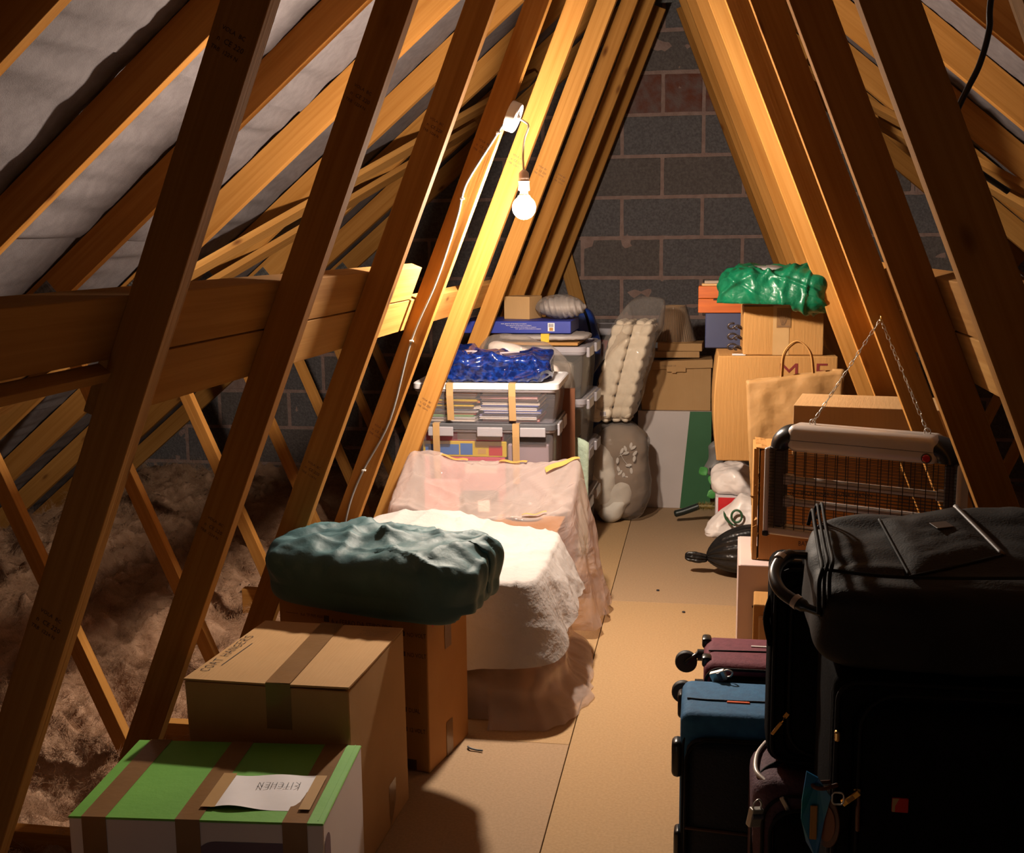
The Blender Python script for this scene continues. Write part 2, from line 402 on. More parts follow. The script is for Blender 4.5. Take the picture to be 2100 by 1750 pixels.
for i in range(10):
    y0 = Y1 + (i-1)*DY
    t = thing('roof_truss', LABELS[i], 'roof truss', (0, y0, 0), 0, 'timber roof trusses')
    trusses.append(t)
    wm = M['pine']
    for sgn in (-1, 1):
        xc = lambda z: sgn*(WA - WW/2 - WK*z)
        wb = timber('inner_web', (xc(-.40), -.40), (xc(2.47), 2.47), .0673, .035, wm, t)
        # grade stamps printed on the web's near face
        if sgn < 0 and 1 <= i <= 7:
            L = V((xc(2.47)-xc(-.4), 0, 2.87)).length
            for z in (.70, 1.535):
                st = MB(); lx = (z+.40)/2.87*L
                Mx = T(lx, -.0006, .026) @ Matrix(((0,1,0,0),(0,0,-1,0),(-1,0,0,0),(0,0,0,1)))
                Mx = Mx @ Rz(-.16)
                text_into(st, 'VOLA  BC', .004, .016, .0085, Mx)
                text_into(st, 'n  CE 220', .004, .0, .0105, Mx)
                text_into(st, 'TRB  1224 N', .001, -.013, .0080, Mx)
                st.build('printed_stamp', M['ink_dark'], wb)
        # slim outer web: its inner edge x = -1.35 - .42 z
        oc = lambda z: sgn*(1.3505 + .0225 + .42*z)
        timber('outer_web', (oc(-.40), -.40), (oc(1.06), 1.06), .0415, .035, wm, t)
        # rafter
        k = V((RK, 1)).normalized(); d = .0465
        ux, uz = -sgn*1.0, RK    # towards the ridge
        l = math.hypot(ux, uz); nx, nz = sgn*RK/l, 1/l
        p = lambda x: (sgn*x + nx*d, RB - RK*x + nz*d)
        timber('rafter', p(3.5), p(.02), .093, .035, wm, t)
        if i >= 1:
            a = math.atan(RK)
            pm_ = T(sgn*1.845, -.0005, 1.10) @ Ry(sgn*a)
            plate_mb(.11, .07).build('nail_plate', M['plate'], t, mw=pm_)
    plate_mb(.2, .12).build('nail_plate', M['plate'], t, loc=(0, -.0008, 2.55))
    if i in (5, 6):
        plate_mb(.12, .09).build('nail_plate', M['plate'], t, mw=T(-.47, -.0008, 2.035+.2) @ Ry(-math.atan(RK)))
    timber('ceiling_tie', (-3.55, -.43), (3.55, -.43), .072, .035, wm, t)
    bl = {2: -1.45, 3: -1.306, 4: -1.25, 5: -1.506}.get(i, -1.35)
    timber('floor_bearer', (bl, -.067), (1.3, -.067), .097, .035, M['pine_pale'] if i == 3 else wm, t, y=.0355)

# binder boards nailed across the webs' outer faces
def wx(z, sgn): return sgn*(WA - WK*z)
for sgn, side in ((-1, 0), (1, 1)):
    wd = V((-sgn*WK, 0, 1))
    def P(z, y): return (wx(z, sgn), y, z)
    spec = [(1.104, .8, 3.28, 'upper'), (1.009, 1.582, 3.275, 'lower'), (1.009, 3.30, 6.3, 'far')]
    for z, ya, yb, nm in spec:
        side_txt = 'over the insulation' if sgn < 0 else 'behind the hanging insect killer'
        lab = {'upper': 'upper of two wide binder boards nailed across the webs ' + side_txt,
               'lower': 'lower of two wide binder boards nailed across the webs ' + side_txt,
               'far': 'single binder board continuing along the webs to the gable ' + side_txt}[nm]
        w = .0985
        if sgn > 0: o = board('binder_board', P(z, yb), P(z, ya), wd, w, .034, M['pine_pale'])
        else: o = board('binder_board', P(z, ya), P(z, yb), wd, w, .034, M['pine_pale'])
        tag(o, lab, 'board', 'binder boards along the webs')
o = board('binder_edge_standin', (-.651, 1.53, 1.101), (-.651, 1.0, 1.101), (.8, 0, -.6), .024, .018, M['pine_pale'])  # added strip for the binder's bright lower edge, tilted to catch the bulb
tag(o, 'thin added strip standing in for the lit bottom edge of the upper binder over the insulation', 'batten')

# diagonal wind braces lying under the rafters
def under(x, y, sgn, off=0.0): return (sgn*x, y, RB - RK*x - off)
for sgn in (-1, 1):
    nrm = V((-sgn*RK, 0, -1)).normalized()
    for k, (xa, ya, xb, yb) in enumerate([(2.35, 2.98, .62, 5.66), (2.30, 3.50, .9, 5.58)]):
        A = V(under(xa, ya, sgn)) + nrm*.0006; B = V(under(xb, yb, sgn)) + nrm*.0006
        ex = (B-A).normalized(); ez = V((0,1,0)); ez = (ez - ex*ez.dot(ex)).normalized()
        if ez.cross(ex).dot(nrm) < 0: A, B = B, A
        o = board('diagonal_brace', A, B, (0,1,0), .097, .024, M['pine_pale'])
        tag(o, ('upper' if k == 0 else 'lower') + ' diagonal brace board under the rafters ' + ('over the insulation' if sgn < 0 else 'above the suitcases'), 'brace board', 'diagonal roof braces')

# ------------------------------------------------------------------ shell
def roof():
    mb = MB()
    laps = [(0.0, 1.16), (1.16, 1.675), (1.675, 2.5), (2.5, 3.7)]
    for sgn in (-1, 1):
        n = V((sgn*RK, 0, 1)).normalized()
        for a, b in laps:
            def fn(u, v, a=a, b=b):
                x = a + (b + .03 - a)*u; y = -.5 + (GABLE + .45)*v
                ph = ((y - Y1)/DY) % 1.0; pin = math.sin(math.pi*ph)
                q = V((x*11, y*.9, a*3 + sgn))
                w = noise.noise(q)*.6 + noise.noise(q*2.3)*.35 + .25*noise.noise(V((x*4, y*3, 9)))
                lift = .010*(1-u) if a > 0 else 0
                w2 = noise.noise(V((x*15, y*1.1, a*3 + sgn*7))) + .6*noise.noise(V((x*27, y*2.2, 4+sgn)))
                off = .0975 + .013*w2*(.35+.65*pin) + .004*w - .004*pin + lift*.5
                z = RB - RK*x + off*1.306
                return (sgn*x, y, z)
            nu = int((b-a)*95); nv = 170
            mb.grid(fn, nu, nv)
    return mb
o = roof().build('ceiling', M['felt'], smooth=3); o['kind'] = 'structure'

def gable():
    mb = MB(); g = random.Random(5)
    z0 = 1.0565 - .2245*8; bw, bh, mo = .448, .2245, .019
    for r in range(18):
        zb = z0 + r*bh
        off = -.048 + (.224 if (r % 2) else 0)
        for c in range(-9, 10):
            xa = off + c*bw; xb = xa + bw
            zt = zb + bh; xm = (xa+xb)/2
            roofz = RB + .14
            if zt - bh > roofz - RK*max(0, min(abs(xa), abs(xb))) + .02 and xa*xb > 0: continue
            parts = [(xa, xb)]
            m = 0 if g.random() < .6 else 1
            if r == 12: parts = [(xa, xm), (xm, xb)] if c in (-1, 0, 1) else parts
            for pa, pb in parts:
                mm = m
                if r == 12 and -.35 < (pa+pb)/2 < .3: mm = 2
                dy = g.uniform(-.002, .002)
                mb.rbox(pa+mo/2, pb-mo/2, GABLE+.001+dy, GABLE+.1, zb+mo/2, zt-mo/2, .003, 1, mm)
    def back(u, v):
        x = -4 + 8*u; z = z0 + 4.1*v
        return (x, GABLE+.0045+.004*noise.noise(V((x*14, z*14, 0)))-.003*max(0, noise.noise(V((x*3, z*5, 2)))), z)
    mb.grid(back, 200, 110, 3)
    # trim the mortar to the roof slope
    keep = []
    for f, m in zip(mb.f, mb.m):
        cz = sum(mb.v[i].z for i in f)/len(f); cxx = sum(mb.v[i].x for i in f)/len(f)
        if cz < RB + .17 - RK*abs(cxx): keep.append((f, m))
    mb.f = [k[0] for k in keep]; mb.m = [k[1] for k in keep]
    return mb
o = gable().build('wall_back', [M['block_a'], M['block_b'], M['block_red'], M['mortar']]); o['kind'] = 'structure'

def floor():
    mb = MB(); g = .0012
    rows = [(-.985, -.1175, [-.6, .36, 2.757, 3.97+1.18, 6.6]), (-.1175, .985, [-.6, 1.56, 3.962, 6.6])]
    for xa, xb, ys in rows:
        for ya, yb in zip(ys, ys[1:]):
            mb.rbox(xa+g, xb-g, ya+g*.6, yb-g*.6, -.018, 0, .0008, 1, 1 if (xa < -.5 and yb < 2.8) or (xa > -.5 and ya > 3.9) else 0)
    return mb
o = floor().build('floor', [M['floor'], M['floor_b']]); o['kind'] = 'structure'

def insulation(side):
    mb = MB()
    for sgn, xa, xb, nu, nv in (side,):
        def fn(u, v):
            x = xa + (xb-xa)*u; y = .9 + (GABLE-.012-.9)*v
            q = V((x*2.2, y*2.0, 3+sgn)); w = V((x, y, 0)) + V((noise.noise(q), noise.noise(q+V((5,1,2))), 0))*.25
            h = .10*noise.noise(V((w.x*2.6, w.y*2.6, 0))) + .095*(1-abs(noise.noise(V((w.x*5, w.y*4.2, 4))))*2) - .02 + .04*noise.noise(V((w.x*15, w.y*13, 1))) + .014*noise.noise(V((w.x*37, w.y*33, 7))) + .006*noise.noise(V((w.x*90, w.y*80, 3)))
            z = -.165 + h
            if y < 2.0: z -= .02
            top = RB - RK*x - .02
            return (sgn*x, y, min(z, max(top, -.55)))
        mb.grid(fn, nu, nv)
    return mb
o = insulation((-1, .96, 3.3, 170, 330)).build('mineral_wool', M['wool'], smooth=3)
tag(o, 'brown fluffy mineral wool insulation heaped beyond the floor edge under the binder boards', 'insulation', kind='stuff')
M['fibre'] = pm('wool_fibre', (.34, .19, .11), (.58, .37, .235), 7, .9, spec=.1)
o.data.materials.append(M['fibre'])
md = o.modifiers.new('fibres', 'PARTICLE_SYSTEM'); ps = md.particle_system.settings
ps.type = 'HAIR'; ps.count = 26000; ps.hair_step = 4; ps.material = 2
ps.use_advanced_hair = True; ps.hair_length = .036; ps.normal_factor = .006; ps.factor_random = .016; ps.brownian_factor = .022
ps.root_radius = .45; ps.tip_radius = .15; ps.radius_scale = .0016
ps.child_type = 'SIMPLE'; ps.rendered_child_count = 9; ps.child_radius = .014; ps.child_roundness = .4
ps.roughness_1 = .02; ps.roughness_1_size = .3; ps.roughness_2 = .03; ps.roughness_endpoint = .03; ps.clump_factor = .25
o = insulation((1, 1.0, 3.3, 50, 110)).build('mineral_wool', M['wool'], smooth=3)
tag(o, 'mineral wool insulation beyond the floor edge behind the suitcases', 'insulation', kind='stuff')

# plank leaning on the gable
o = board('timber_plank', (-.53, 6.50, .86), (-.70, 6.585, 1.45), (1, 0, .25), .08, .022, M['pine_pale'])
tag(o, 'pale plank leaning on the block wall behind the blue bag', 'plank')

# ------------------------------------------------------------------ light fitting
t = thing('pendant_light', 'lit bare bulb hanging on a short flex from a white ceiling rose', 'lamp', (-.36, 3.3585, 1.625))
nrm = V((.928, 0, -.372))
mw = V((0,0,1)).rotation_difference(nrm).to_matrix().to_4x4()
MB().lathe([(.043, 0), (.044, .004), (.043, .026), (.040, .029), (.036, .027), (.012, .0265), (.009, .034), (.0055, .036)], 32).build('ceiling_rose', M['white'], t, mw=mw, smooth=.6)
p0 = nrm*.034
hx = V((-.316+.36, 3.350-3.3585, 1.467-1.625))
pts = [p0, p0+nrm*.012, p0+V((.026,-.003,-.02)), V((hx.x+.002, -.006, -.07)), V((hx.x-.002, hx.y, -.115)), hx]
def smoothpts(pts, n=8):
    pts = [V(p) for p in pts]; out = []
    for i in range(len(pts)-1):
        a = pts[max(i-1,0)]; b = pts[i]; c = pts[i+1]; d = pts[min(i+2, len(pts)-1)]
        for k in range(n):
            s = k/n
            out.append(.5*((2*b) + (c-a)*s + (2*a-5*b+4*c-d)*s*s + (3*b-a-3*c+d)*s**3))
    out.append(pts[-1]); return out
MB().tube(smoothpts(pts), .0031, 8).build('flex', M['flex'], t, smooth=3)
MB().lathe([(.004, .004), (.009, 0), (.0145, -.006), (.0155, -.028), (.0165, -.029), (.0165, -.031), (.0155, -.032), (.0165, -.052), (.0165, -.055)], 24).build('lamp_holder', M['holder'], t, loc=hx, smooth=.7)
MB().lathe([(.012, -.052), (.012, -.062), (.0135, -.066), (.0165, -.070)], 20).build('bulb_cap', M['steel'], t, loc=hx, smooth=.7)
prof = [(.001, -.1375)] + [(.034*math.sin(a), -.1035-.034*math.cos(a)) for a in [math.pi*k/14 for k in range(1, 11)]] + [(.0175, -.0735), (.0165, -.070)]
MB().lathe(prof, 28).build('bulb', M['bulb'], t, loc=hx, smooth=3)

cp = [(-.372, 1.597), (-.404, 1.551), (-.477, 1.443), (-.497, 1.391), (-.508, 1.346), (-.546, 1.235), (-.585, 1.135), (-.658, .977), (-.729, .74), (-.818, .581), (-.86, .488), (-.885, .40)]
cp = [(x, 3.3372, z) for x, z in cp]
t = thing('power_cable', 'grey cable clipped down the web below the ceiling rose', 'cable', (0, 0, 0))
MB().tube(smoothpts(cp, 6), .0034, 8).build('cable', M['white_cable'], t, smooth=3)
for x, z in ((-.388, 1.574), (-.497, 1.391), (-.658, .977), (-.818, .581)):
    mb = MB(); mb.rbox(-.004, .004, -.0075, .003, -.003, .003, .001, 1); mb.lathe([(.0022, .0), (.0022, .0022)], 8, M=T(.006, -.005, 0) @ Rx(math.pi/2)); mb.box(.002, .008, -.006, .003, -.0022, .0022)
    mb.build('cable_clip', M['white'], t, loc=(x, 3.3372, z))
cb = [(.60, 1.75, 1.75), (.588, 1.75, 1.59), (.588, 1.75, 1.551), (.578, 1.75, 1.505), (.564, 1.75, 1.473), (.553, 1.75, 1.448), (.53, 1.76, 1.40), (.49, 1.80, 1.33)]
# hangs off the rafter above, loops down behind the nearest web
cb = [(.66, 1.60, 2.02)] + [(.64, 1.68, 1.93)] + [(.60, 1.74, 1.72)] + cb[1:6] + [(.545, 1.752, 1.42), (.56, 1.76, 1.38), (.63, 1.77, 1.33)]
tag(MB().tube(smoothpts(cb, 6), .0043, 10).build('hanging_cable', M['black_cable'], smooth=3), 'black cable hanging in a curve from the rafters beside the nearest web', 'cable')

# ================================================================== left-hand side of the loft
def tape(mb, x0, x1, path, M=None):
    """strip between x0 and x1 following (y, z) points"""
    for (ya, za), (yb, zb) in zip(path, path[1:]):
        mb.add([(x0, ya, za), (x1, ya, za), (x1, yb, zb), (x0, yb, zb)], [(0,1,2,3)], 0, M)
    return mb
e = .0012
def crease(q, s, seed):
    """thin folds running in several directions"""
    r = 0
    for k, (a, f) in enumerate(((.3, 1.0), (1.25, 1.3), (2.2, .9), (2.9, 1.7))):
        c, s_ = math.cos(a), math.sin(a)
        u = q.x*c + q.y*s_; v = -q.x*s_ + q.y*c
        r += max(0, ridge(V((u*s*f, v*s*f*.28, q.z*s*.5 + seed + k*7)))-.72)/.28
    return r
# --- green-topped kitchen box
t = thing('cardboard_box', 'white cardboard box with a green taped lid and a paper note marked KITCHEN', 'box', (-.65, 1.87, 0), .086)
w, d, h = .445, .308, .300
mb = MB().rbox(-w/2, w/2, -d/2, d/2, 0, h-.002, .003, 2)
mb.build('box_body', M['white_card'], t)
mb = MB().rbox(-w/2-.001, w/2+.0005, -d/2-.001, d/2+.001, h-.004, h, .0015, 1)
mb.box(w/2-.012, w/2-.010, -d/2+.01, d/2, h-.0005, h+.0006)
mb.build('box_top', M['green_card'], t)
for k, (a, b) in enumerate(((-.199, -.156), (-.034, .009), (.152, .195))):
    tp = tape(MB(), a, b, [(-d/2-e, .0), (-d/2-e, h+e), (d/2+e, h+e), (d/2+e, .1)])
    tp.build('packing_tape', M['tape'], t)
nb = MB()
def note(u, v):
    return (.017+.157*u - .004*(1-v), -.114+.122*v+.01*u*v, h+.003+.004*math.sin(u*5.5)*(1-v)**2+.0015*math.sin(u*9+v*3))
nt_ = nb.grid(note, 14, 8).build('paper_note', M['paper'], t, smooth=3)
MX = T(.1495, -.019, h+.0062) @ Rz(math.pi+.06)
hm = MB(); hand_into(hm, 'KITCHEN', 0, 0, .0175, MX, .0011, .80); hm.build('handwriting', M['ink'], nt_)
for a, b in ((-.003, .022), (.170, .190)):
    tape(MB(), a, b, [(-.116, h+.0052), (0.012, h+.0052)]).build('note_tape', M['tape_pale'], t)
# rounded appliance print on the front and side
pr = MB()
def rr_poly(x0, x1, z0, z1, r, n=8):
    out = []
    for cx_, cz_, a0 in ((x1-r, z1-r, 0), (x0+r, z1-r, 90), (x0+r, z0+r, 180), (x1-r, z0+r, 270)):
        for i in range(n+1):
            a = math.radians(a0 + 90*i/n); out.append((cx_+r*math.cos(a), cz_+r*math.sin(a)))
    return out
P = rr_poly(-.005, .19, .05, .262, .04); pr.add([(x, -d/2-.0006, z) for x, z in P], [tuple(range(len(P)-1, -1, -1))])
P = rr_poly(-.19, -.05, .1, .228, .012); pr.add([(x, -d/2-.0006, z) for x, z in P], [tuple(range(len(P)-1, -1, -1))])
P = rr_poly(-.15, -.11, .1, .27, .02); pr.add([(w/2+.0006, y, z) for y, z in P], [tuple(range(len(P)))])
pr.build('printed_picture', M['purple'], t)

# --- coat hanger box
t = thing('cardboard_box', 'plain brown cardboard box handwritten COAT HANGERS on its lid', 'box', (-.629, 2.238, 0), -.025)
w, d, h = .342, .366, .408
mb = MB(); mb.hexa([(-w/2-.008+.015, -d/2, 0), (w/2, -d/2, 0), (w/2+.004, d/2, 0), (-w/2+.012, d/2, 0)], [(-w/2-.006, -d/2, h-.003), (w/2-.004, -d/2, h-.003), (w/2, d/2, h-.003), (-w/2+.014, d/2, h-.003)])
mb.build('box_body', M['card'], t, bevel=.003)
def lidflap(x0, x1, x2, x3, lift):
    m_ = MB()
    def fn(u, v):
        xa = x0+(x1-x0)*u; xb = x2+(x3-x2)*u
        return (xa+(xb-xa)*v, -d/2+d*v, h+lift*(1-v)**3*(.4+.6*u)+.0)
    m_.grid(fn, 6, 8); return m_
lidflap(-w/2-.007, .021, -w/2+.013, .001, .001).build('lid_flap', M['card'], t, solid=.004)
lidflap(.024, w/2-.003, .003, w/2, .004).build('lid_flap', M['card'], t, solid=.004)
def ct(u, v): return (-.004+.052*u + (-.018-.0)*v, -d/2-e+(d+.002)*v, h+.0042+.003*(1-v)**3*(.5+.4*u))
m_ = MB().grid(ct, 4, 8); m_.build('packing_tape', M['tape'], t)
tape(MB(), -.004, .048, [(-d/2-e*.8, h-.09), (-d/2-e*.8, h+.005)]).build('packing_tape', M['tape'], t)
MX = T(-.146, -.140, h+.0034) @ Rz(math.radians(88))
hm = MB(); X = hand_into(hm, 'COAT HANGERS', 0, 0, .0185, MX, .0017, 1.16)
hm.add([(.035, -.011, 0), (X*.78, -.015, 0), (X*.78, -.0168, 0), (.035, -.0128, 0)], [(0,3,2,1)], 0, MX)
hm.build('handwriting', M['ink'], t)
MX = T(.150, .150, h+.0036) @ Rz(math.pi)
pt = MB()
for k, s in enumerate(('PRODOTTO IN ITALIA', 'NOT TO BE SOLD', 'FRAGILE KEEP DRY 45', 'HANDLE WITH CARE')):
    text_into(pt, s, .002*k, .01*k, .0062, MX)
pt.build('printed_text', M['ink_grey'], t)
tape(MB(), -.02, .028, [(0, 0), (0, .1)], T(w/2-.03+.0325, .06, .0) @ Rz(math.pi/2)).build('packing_tape', M['tape'], t)

# --- iron box
t = thing('cardboard_box', 'tall brown cardboard box printed NO VOLT standing behind the coat hanger box', 'box', (-.606, 2.703, 0), -.2)
w, d, h = .405, .238, .412
MB().box(-w/2, w/2, -d/2, d/2, 0, h).build('box_body', M['card_dark'], t, bevel=.004)
MF = T(-w/2, -d/2-.0006, 0) @ Rx(math.pi/2)
pt = MB()
text_into(pt, 'Ref. TP PRR 4500', .062, .360, .011, MF, sx=.8); text_into(pt, '6 x FERRO DA STIRO PRO', .148, .350, .0175, MF, sx=.83)
pt.add([(.127, .352, 0), (.142, .352, 0), (.142, .368, 0), (.127, .368, 0)], [(0,1,2,3)], 0, MF)
pt.add([(.02, .364, 0), (.055, .364, 0), (.055, .365, 0), (.02, .365, 0)], [(0,1,2,3)], 0, MF)
for z, s in ((.340, 'NO VOLT'), (.290, 'NO VOLT'), (.150, 'DUAL'), (.10, '12 VOLT')):
    text_into(pt, s, .352, z, .0155, MF, sx=.74)
    pt.add([(.335, z, 0), (.347, z, 0), (.347, z+.012, 0), (.335, z+.012, 0)], [(0,1,2,3)], 0, MF)
pt.add([(.34, .004, 0), (.37, .004, 0), (.37, .03, 0), (.34, .03, 0)], [(0,1,2,3)], 0, MF)
pt.build('printed_text', M['ink_dark'], t)
ms = MB(); ms.add([(w/2+.0006, -.113, .395), (w/2+.0006, -.03, .398), (w/2+.0006, -.088, .357)], [(0,1,2)]); ms.build('arrow_sticker', M['red_arrow'], t)
tape(MB(), -.02, .018, [(0, .28), (0, h), ], T(w/2+e, 0, 0) @ Rz(math.pi/2)).build('packing_tape', M['tape'], t)
tape(MB(), -.02, .018, [(0, 0), (0, .09)], T(w/2+e, 0, 0) @ Rz(math.pi/2)).build('packing_tape', M['tape'], t)

# --- teal bag
def teal_disp(p, n):
    top = max(0, min(1, (p.z+.01)/.06))
    u = p.x/.27; v = p.y/.15
    w1 = ridge(V((p.x*4.5+1, p.y*8 - p.x*5, 2)))
    w2 = ridge(V((p.x*9-p.y*6, p.y*7, 6)))
    p = p + n*(.012*w1**2*top + .009*max(0, w2-.3)*top + .007*noise.noise(V((p.x*6, p.y*7, p.z*8))) + .0025*ridge(V((p.x*22, p.y*26, p.z*20)))*top)
    p += n*.007*crease(V((p.x, p.y*1.3, 0)), 6.5, 3)*top
    p.z -= (.016*(u+1)*.5 + .030*max(0, u-.45))*max(0, -v) - .012*max(0, u-.4)*top
    p.y += .02*max(0, abs(u)-.6)**1*(1 if v < 0 else -1)*(u > 0)
    p.x += .012*noise.noise(V((p.y*9, p.z*9, 5)))
    if u > .7: p += n*.0035*math.sin(p.y*130)*(u-.7)/.3
    if p.z < -.055 and v > -.8: p.z = -.055 + (p.z+.055)*.08
    return p
o = MB().blob(.270, .150, .076, 4.6, 44, teal_disp).build('fabric_bag', M['teal'], smooth=3, loc=(-.552, 2.630, .478), rot=(0, 0, -.17))
tag(o, 'dark teal nylon bag lying flat on the tall brown cardboard box', 'bag')

# --- draped sheeting
def drape(mb, cx, cy, a, b, top, zb, flare, fold, nfold, nt=34, ns=26, na=340, p=10, seed=0, mat=0, zmin=None, outa=None, cr=.004):
    def rim(t):
        c, s = math.cos(t), math.sin(t); l = (abs(c)**p+abs(s)**p)**(1/p); return c/l, s/l
    def fn(u, v):
        t = 2*math.pi*u; ux, uy = rim(t); J = v*(nt+ns)
        if J <= nt:
            s = J/nt; x = cx+a*ux*s; y = cy+b*uy*s
            z = top(x, y) + .003*noise.noise(V((x*9, y*9, seed))) + cr*crease(V((x, y, 0)), 6, seed)
            if s > .95: z -= .005*((s-.95)/.05)**2
            return (x, y, z)
        k = (J-nt)/ns
        ex = cx+a*ux; ey = cy+b*uy; z0 = top(ex, ey)-.004
        corner = abs(ux*uy)**6
        z = z0 + (zb(t)-z0)*k
        f = fold*(k**.7)*(.5+.5*math.sin(nfold*t+seed+1.2*noise.noise(V((ux*2, uy*2, seed)))))
        q = V((ex if abs(uy) > .98 else ey, z, seed + (2 if abs(uy) > .98 else 5)))
        f += cr*.6*crease(q, 6, seed)*min(1, k*3) + .006*k*noise.noise(V((ux*5, uy*5, k*3+seed)))
        out = flare(t, k) + f + .03*corner*k**.8
        z += .004*noise.noise(V((t*5, k*2, seed)))*k
        nx, ny = ux*abs(ux)**(p-2), uy*abs(uy)**(p-2)
        m = math.hypot(nx, ny) or 1
        x, y = ex+nx/m*out, ey+ny/m*out
        if outa: x, y = outa(x, y, k)
        return (x, y, max(z, zmin if zmin is not None else z))
    return mb.grid(fn, na, nt+ns, mat, wrap=True)
g = lambda x, c, s: math.exp(-((x-c)/s)**2)
ctop = lambda x, y: .372 + .055*g(x, -.60, .16)*g(y, 3.52, .14) + .03*g(x, -.84, .15)*g(y, 3.4, .25) - .012*g(x, -.45, .15)*g(y, 3.2, .2)
def lim(x, y, k): return (max(x, -.86), min(y, 3.52))
mb = drape(MB(), -.53, 3.205, .305, .295, ctop, lambda t: .15 + .05*math.cos(t)+.03*math.sin(2*t+1), lambda t, k: (.06*max(0, math.cos(t))+.012)*k, .014, 10, seed=3, outa=lim, cr=.0055)
o = mb.build('dust_sheet', M['cloth'], smooth=3); tag(o, 'white cotton dust sheet draped over a low box in front of the pink sheeting', 'sheet')
tag(MB().box(-.79, -.27, 2.95, 3.455, 0, .335).build('cardboard_box', M['card'], bevel=.003), 'cardboard box hidden under the white dust sheet', 'box')
# clear sheet gathered round its foot
def ftop(x, y): return .20
def zf(t): return .004
def fl(t, k): return .0 + .155*max(0, k-.25)**1.4 * (1 if math.cos(t) > -.2 else .3) + .012*math.sin(k*14)
mb = MB()
def ring(u, v):
    t = -1.95 + 2.6*u
    c, s = math.cos(t), math.sin(t); pp = 14; l = (abs(c)**pp+abs(s)**pp)**(1/pp)
    ux, uy = c/l, s/l
    out = fl(t, v) + .012*ridge(V((t*7, v*2, 1)))*v + .010*noise.noise(V((t*5, v*7, 3))) + .03*g(t, -.35, .28)*v
    x = -.53 + (.295)*ux + out*c*1.0; y = 3.205 + .290*uy + out*s
    x = max(x, -.85)
    if x < -.345: y = max(y, 2.872)
    z = .205*(1-v)**.9 + .014*noise.noise(V((t*6, v*5, 8)))*(1-v) + .004 + .006*max(0, noise.noise(V((t*11, v*9, 2))))
    return (x, y, max(z, .003))
mb.grid(ring, 150, 26)
o = mb.build('plastic_sheet', M['film_clear'], smooth=3); tag(o, 'clear plastic sheet crumpled on the floor round the foot of the dust sheet', 'sheet')
# pink sheeting over a pile
ptop = lambda x, y: .385 + .115*max(0, min(1, (y-3.62)/.25)) + .02*g(x, -.22, .08) - .03*g(x, -.5, .2)*g(y, 3.75, .12) + .035*g(x, -.78, .1)
def lim2(x, y, k): return (max(x, -.87), max(min(y, 3.965), 3.545))
mb = drape(MB(), -.515, 3.755, .305, .185, ptop, lambda t: .03, lambda t, k: (.085*k*max(0, math.cos(t)) + .006*k), .020, 11, seed=9, outa=lim2, zmin=.004, cr=.006)
o = mb.build('plastic_sheet', M['cloth_film'], smooth=3); tag(o, 'translucent pink plastic sheeting thrown over a pile before the storage crates', 'sheet')
o = MB().box(-.76, -.26, 3.62, 3.855, 0, .33).build('cardboard_box', M['card_pale'], bevel=.003); tag(o, 'cardboard box at the near side under the pink sheeting', 'box')
o = MB().box(-.76, -.63, 3.862, 3.905, 0, .44).build('cardboard_box', M['pinkbook'], bevel=.003); tag(o, 'salmon pink box standing at the far side under the pink sheeting', 'box')
def crum_(a): return lambda p, n: p + n*(a*ridge(p*14) - a*.6)
t = thing('camera_case', 'dark case showing through the pink sheeting', 'case', (-.55, 3.795, .331), .1)
MB().rbox(-.065, .065, -.04, .04, 0, .088, .008, 2).build('case_body', M['black_plastic'], t)
MB().box(-.0, .04, -.0412, -.0402, .03, .07).build('case_label', M['paper'], t)
o = MB().blob(.065, .04, .04, 3, 14, crum_(.008)).build('fabric_pouch', M['lid_grey'], loc=(-.40, 3.79, .372), rot=(0,0,-.3), smooth=3); tag(o, 'small dark grey pouch beside the dark case under the pink sheeting', 'pouch')
psheet = [o_ for o_ in bpy.data.objects if o_.name.startswith('plastic_sheet')][-1]
for x0, y0, a_, l, w_ in ((-.66, 3.90, .1, .10, .022), (-.45, 3.91, -.1, .10, .022), (-.27, 3.86, .35, .12, .026), (-.33, 3.60, .1, .08, .024)):
    def tp_(u, v):
        x = x0 + (u-.5)*l*math.cos(a_) - (v-.5)*w_*math.sin(a_); y = y0 + (u-.5)*l*math.sin(a_) + (v-.5)*w_*math.cos(a_)
        return (x, y, ptop(x, y)+.012+.003*math.sin(u*9))
    MB().grid(tp_, 10, 3).build('packing_tape', M['tape_gold'], psheet, smooth=3)

# --- storage crates
def rrect(x0, x1, y0, y1, r, n=5):
    out = []
    for cx_, cy_, a0 in ((x1-r, y1-r, 0), (x0+r, y1-r, 90), (x0+r, y0+r, 180), (x1-r, y0+r, 270)):
        for i in range(n+1):
            a = math.radians(a0+90*i/n); out.append((cx_+r*math.cos(a), cy_+r*math.sin(a)))
    return out
def slab(mb, loops, mat=0, cap0=True, cap1=True, M_=None):
    """stack of closed loops [(poly, z)]"""
    n = len(loops[0][0]); vs = []; fs = []
    for P_, z in loops: vs += [(x, y, z) for x, y in P_]
    for k in range(len(loops)-1):
        for j in range(n):
            a = k*n+j; b = k*n+(j+1) % n; fs.append((a, b, b+n, a+n))
    if cap0: fs.append(tuple(range(n-1, -1, -1)))
    if cap1: fs.append(tuple((len(loops)-1)*n+j for j in range(n)))
    return mb.add(vs, fs, mat, M_)
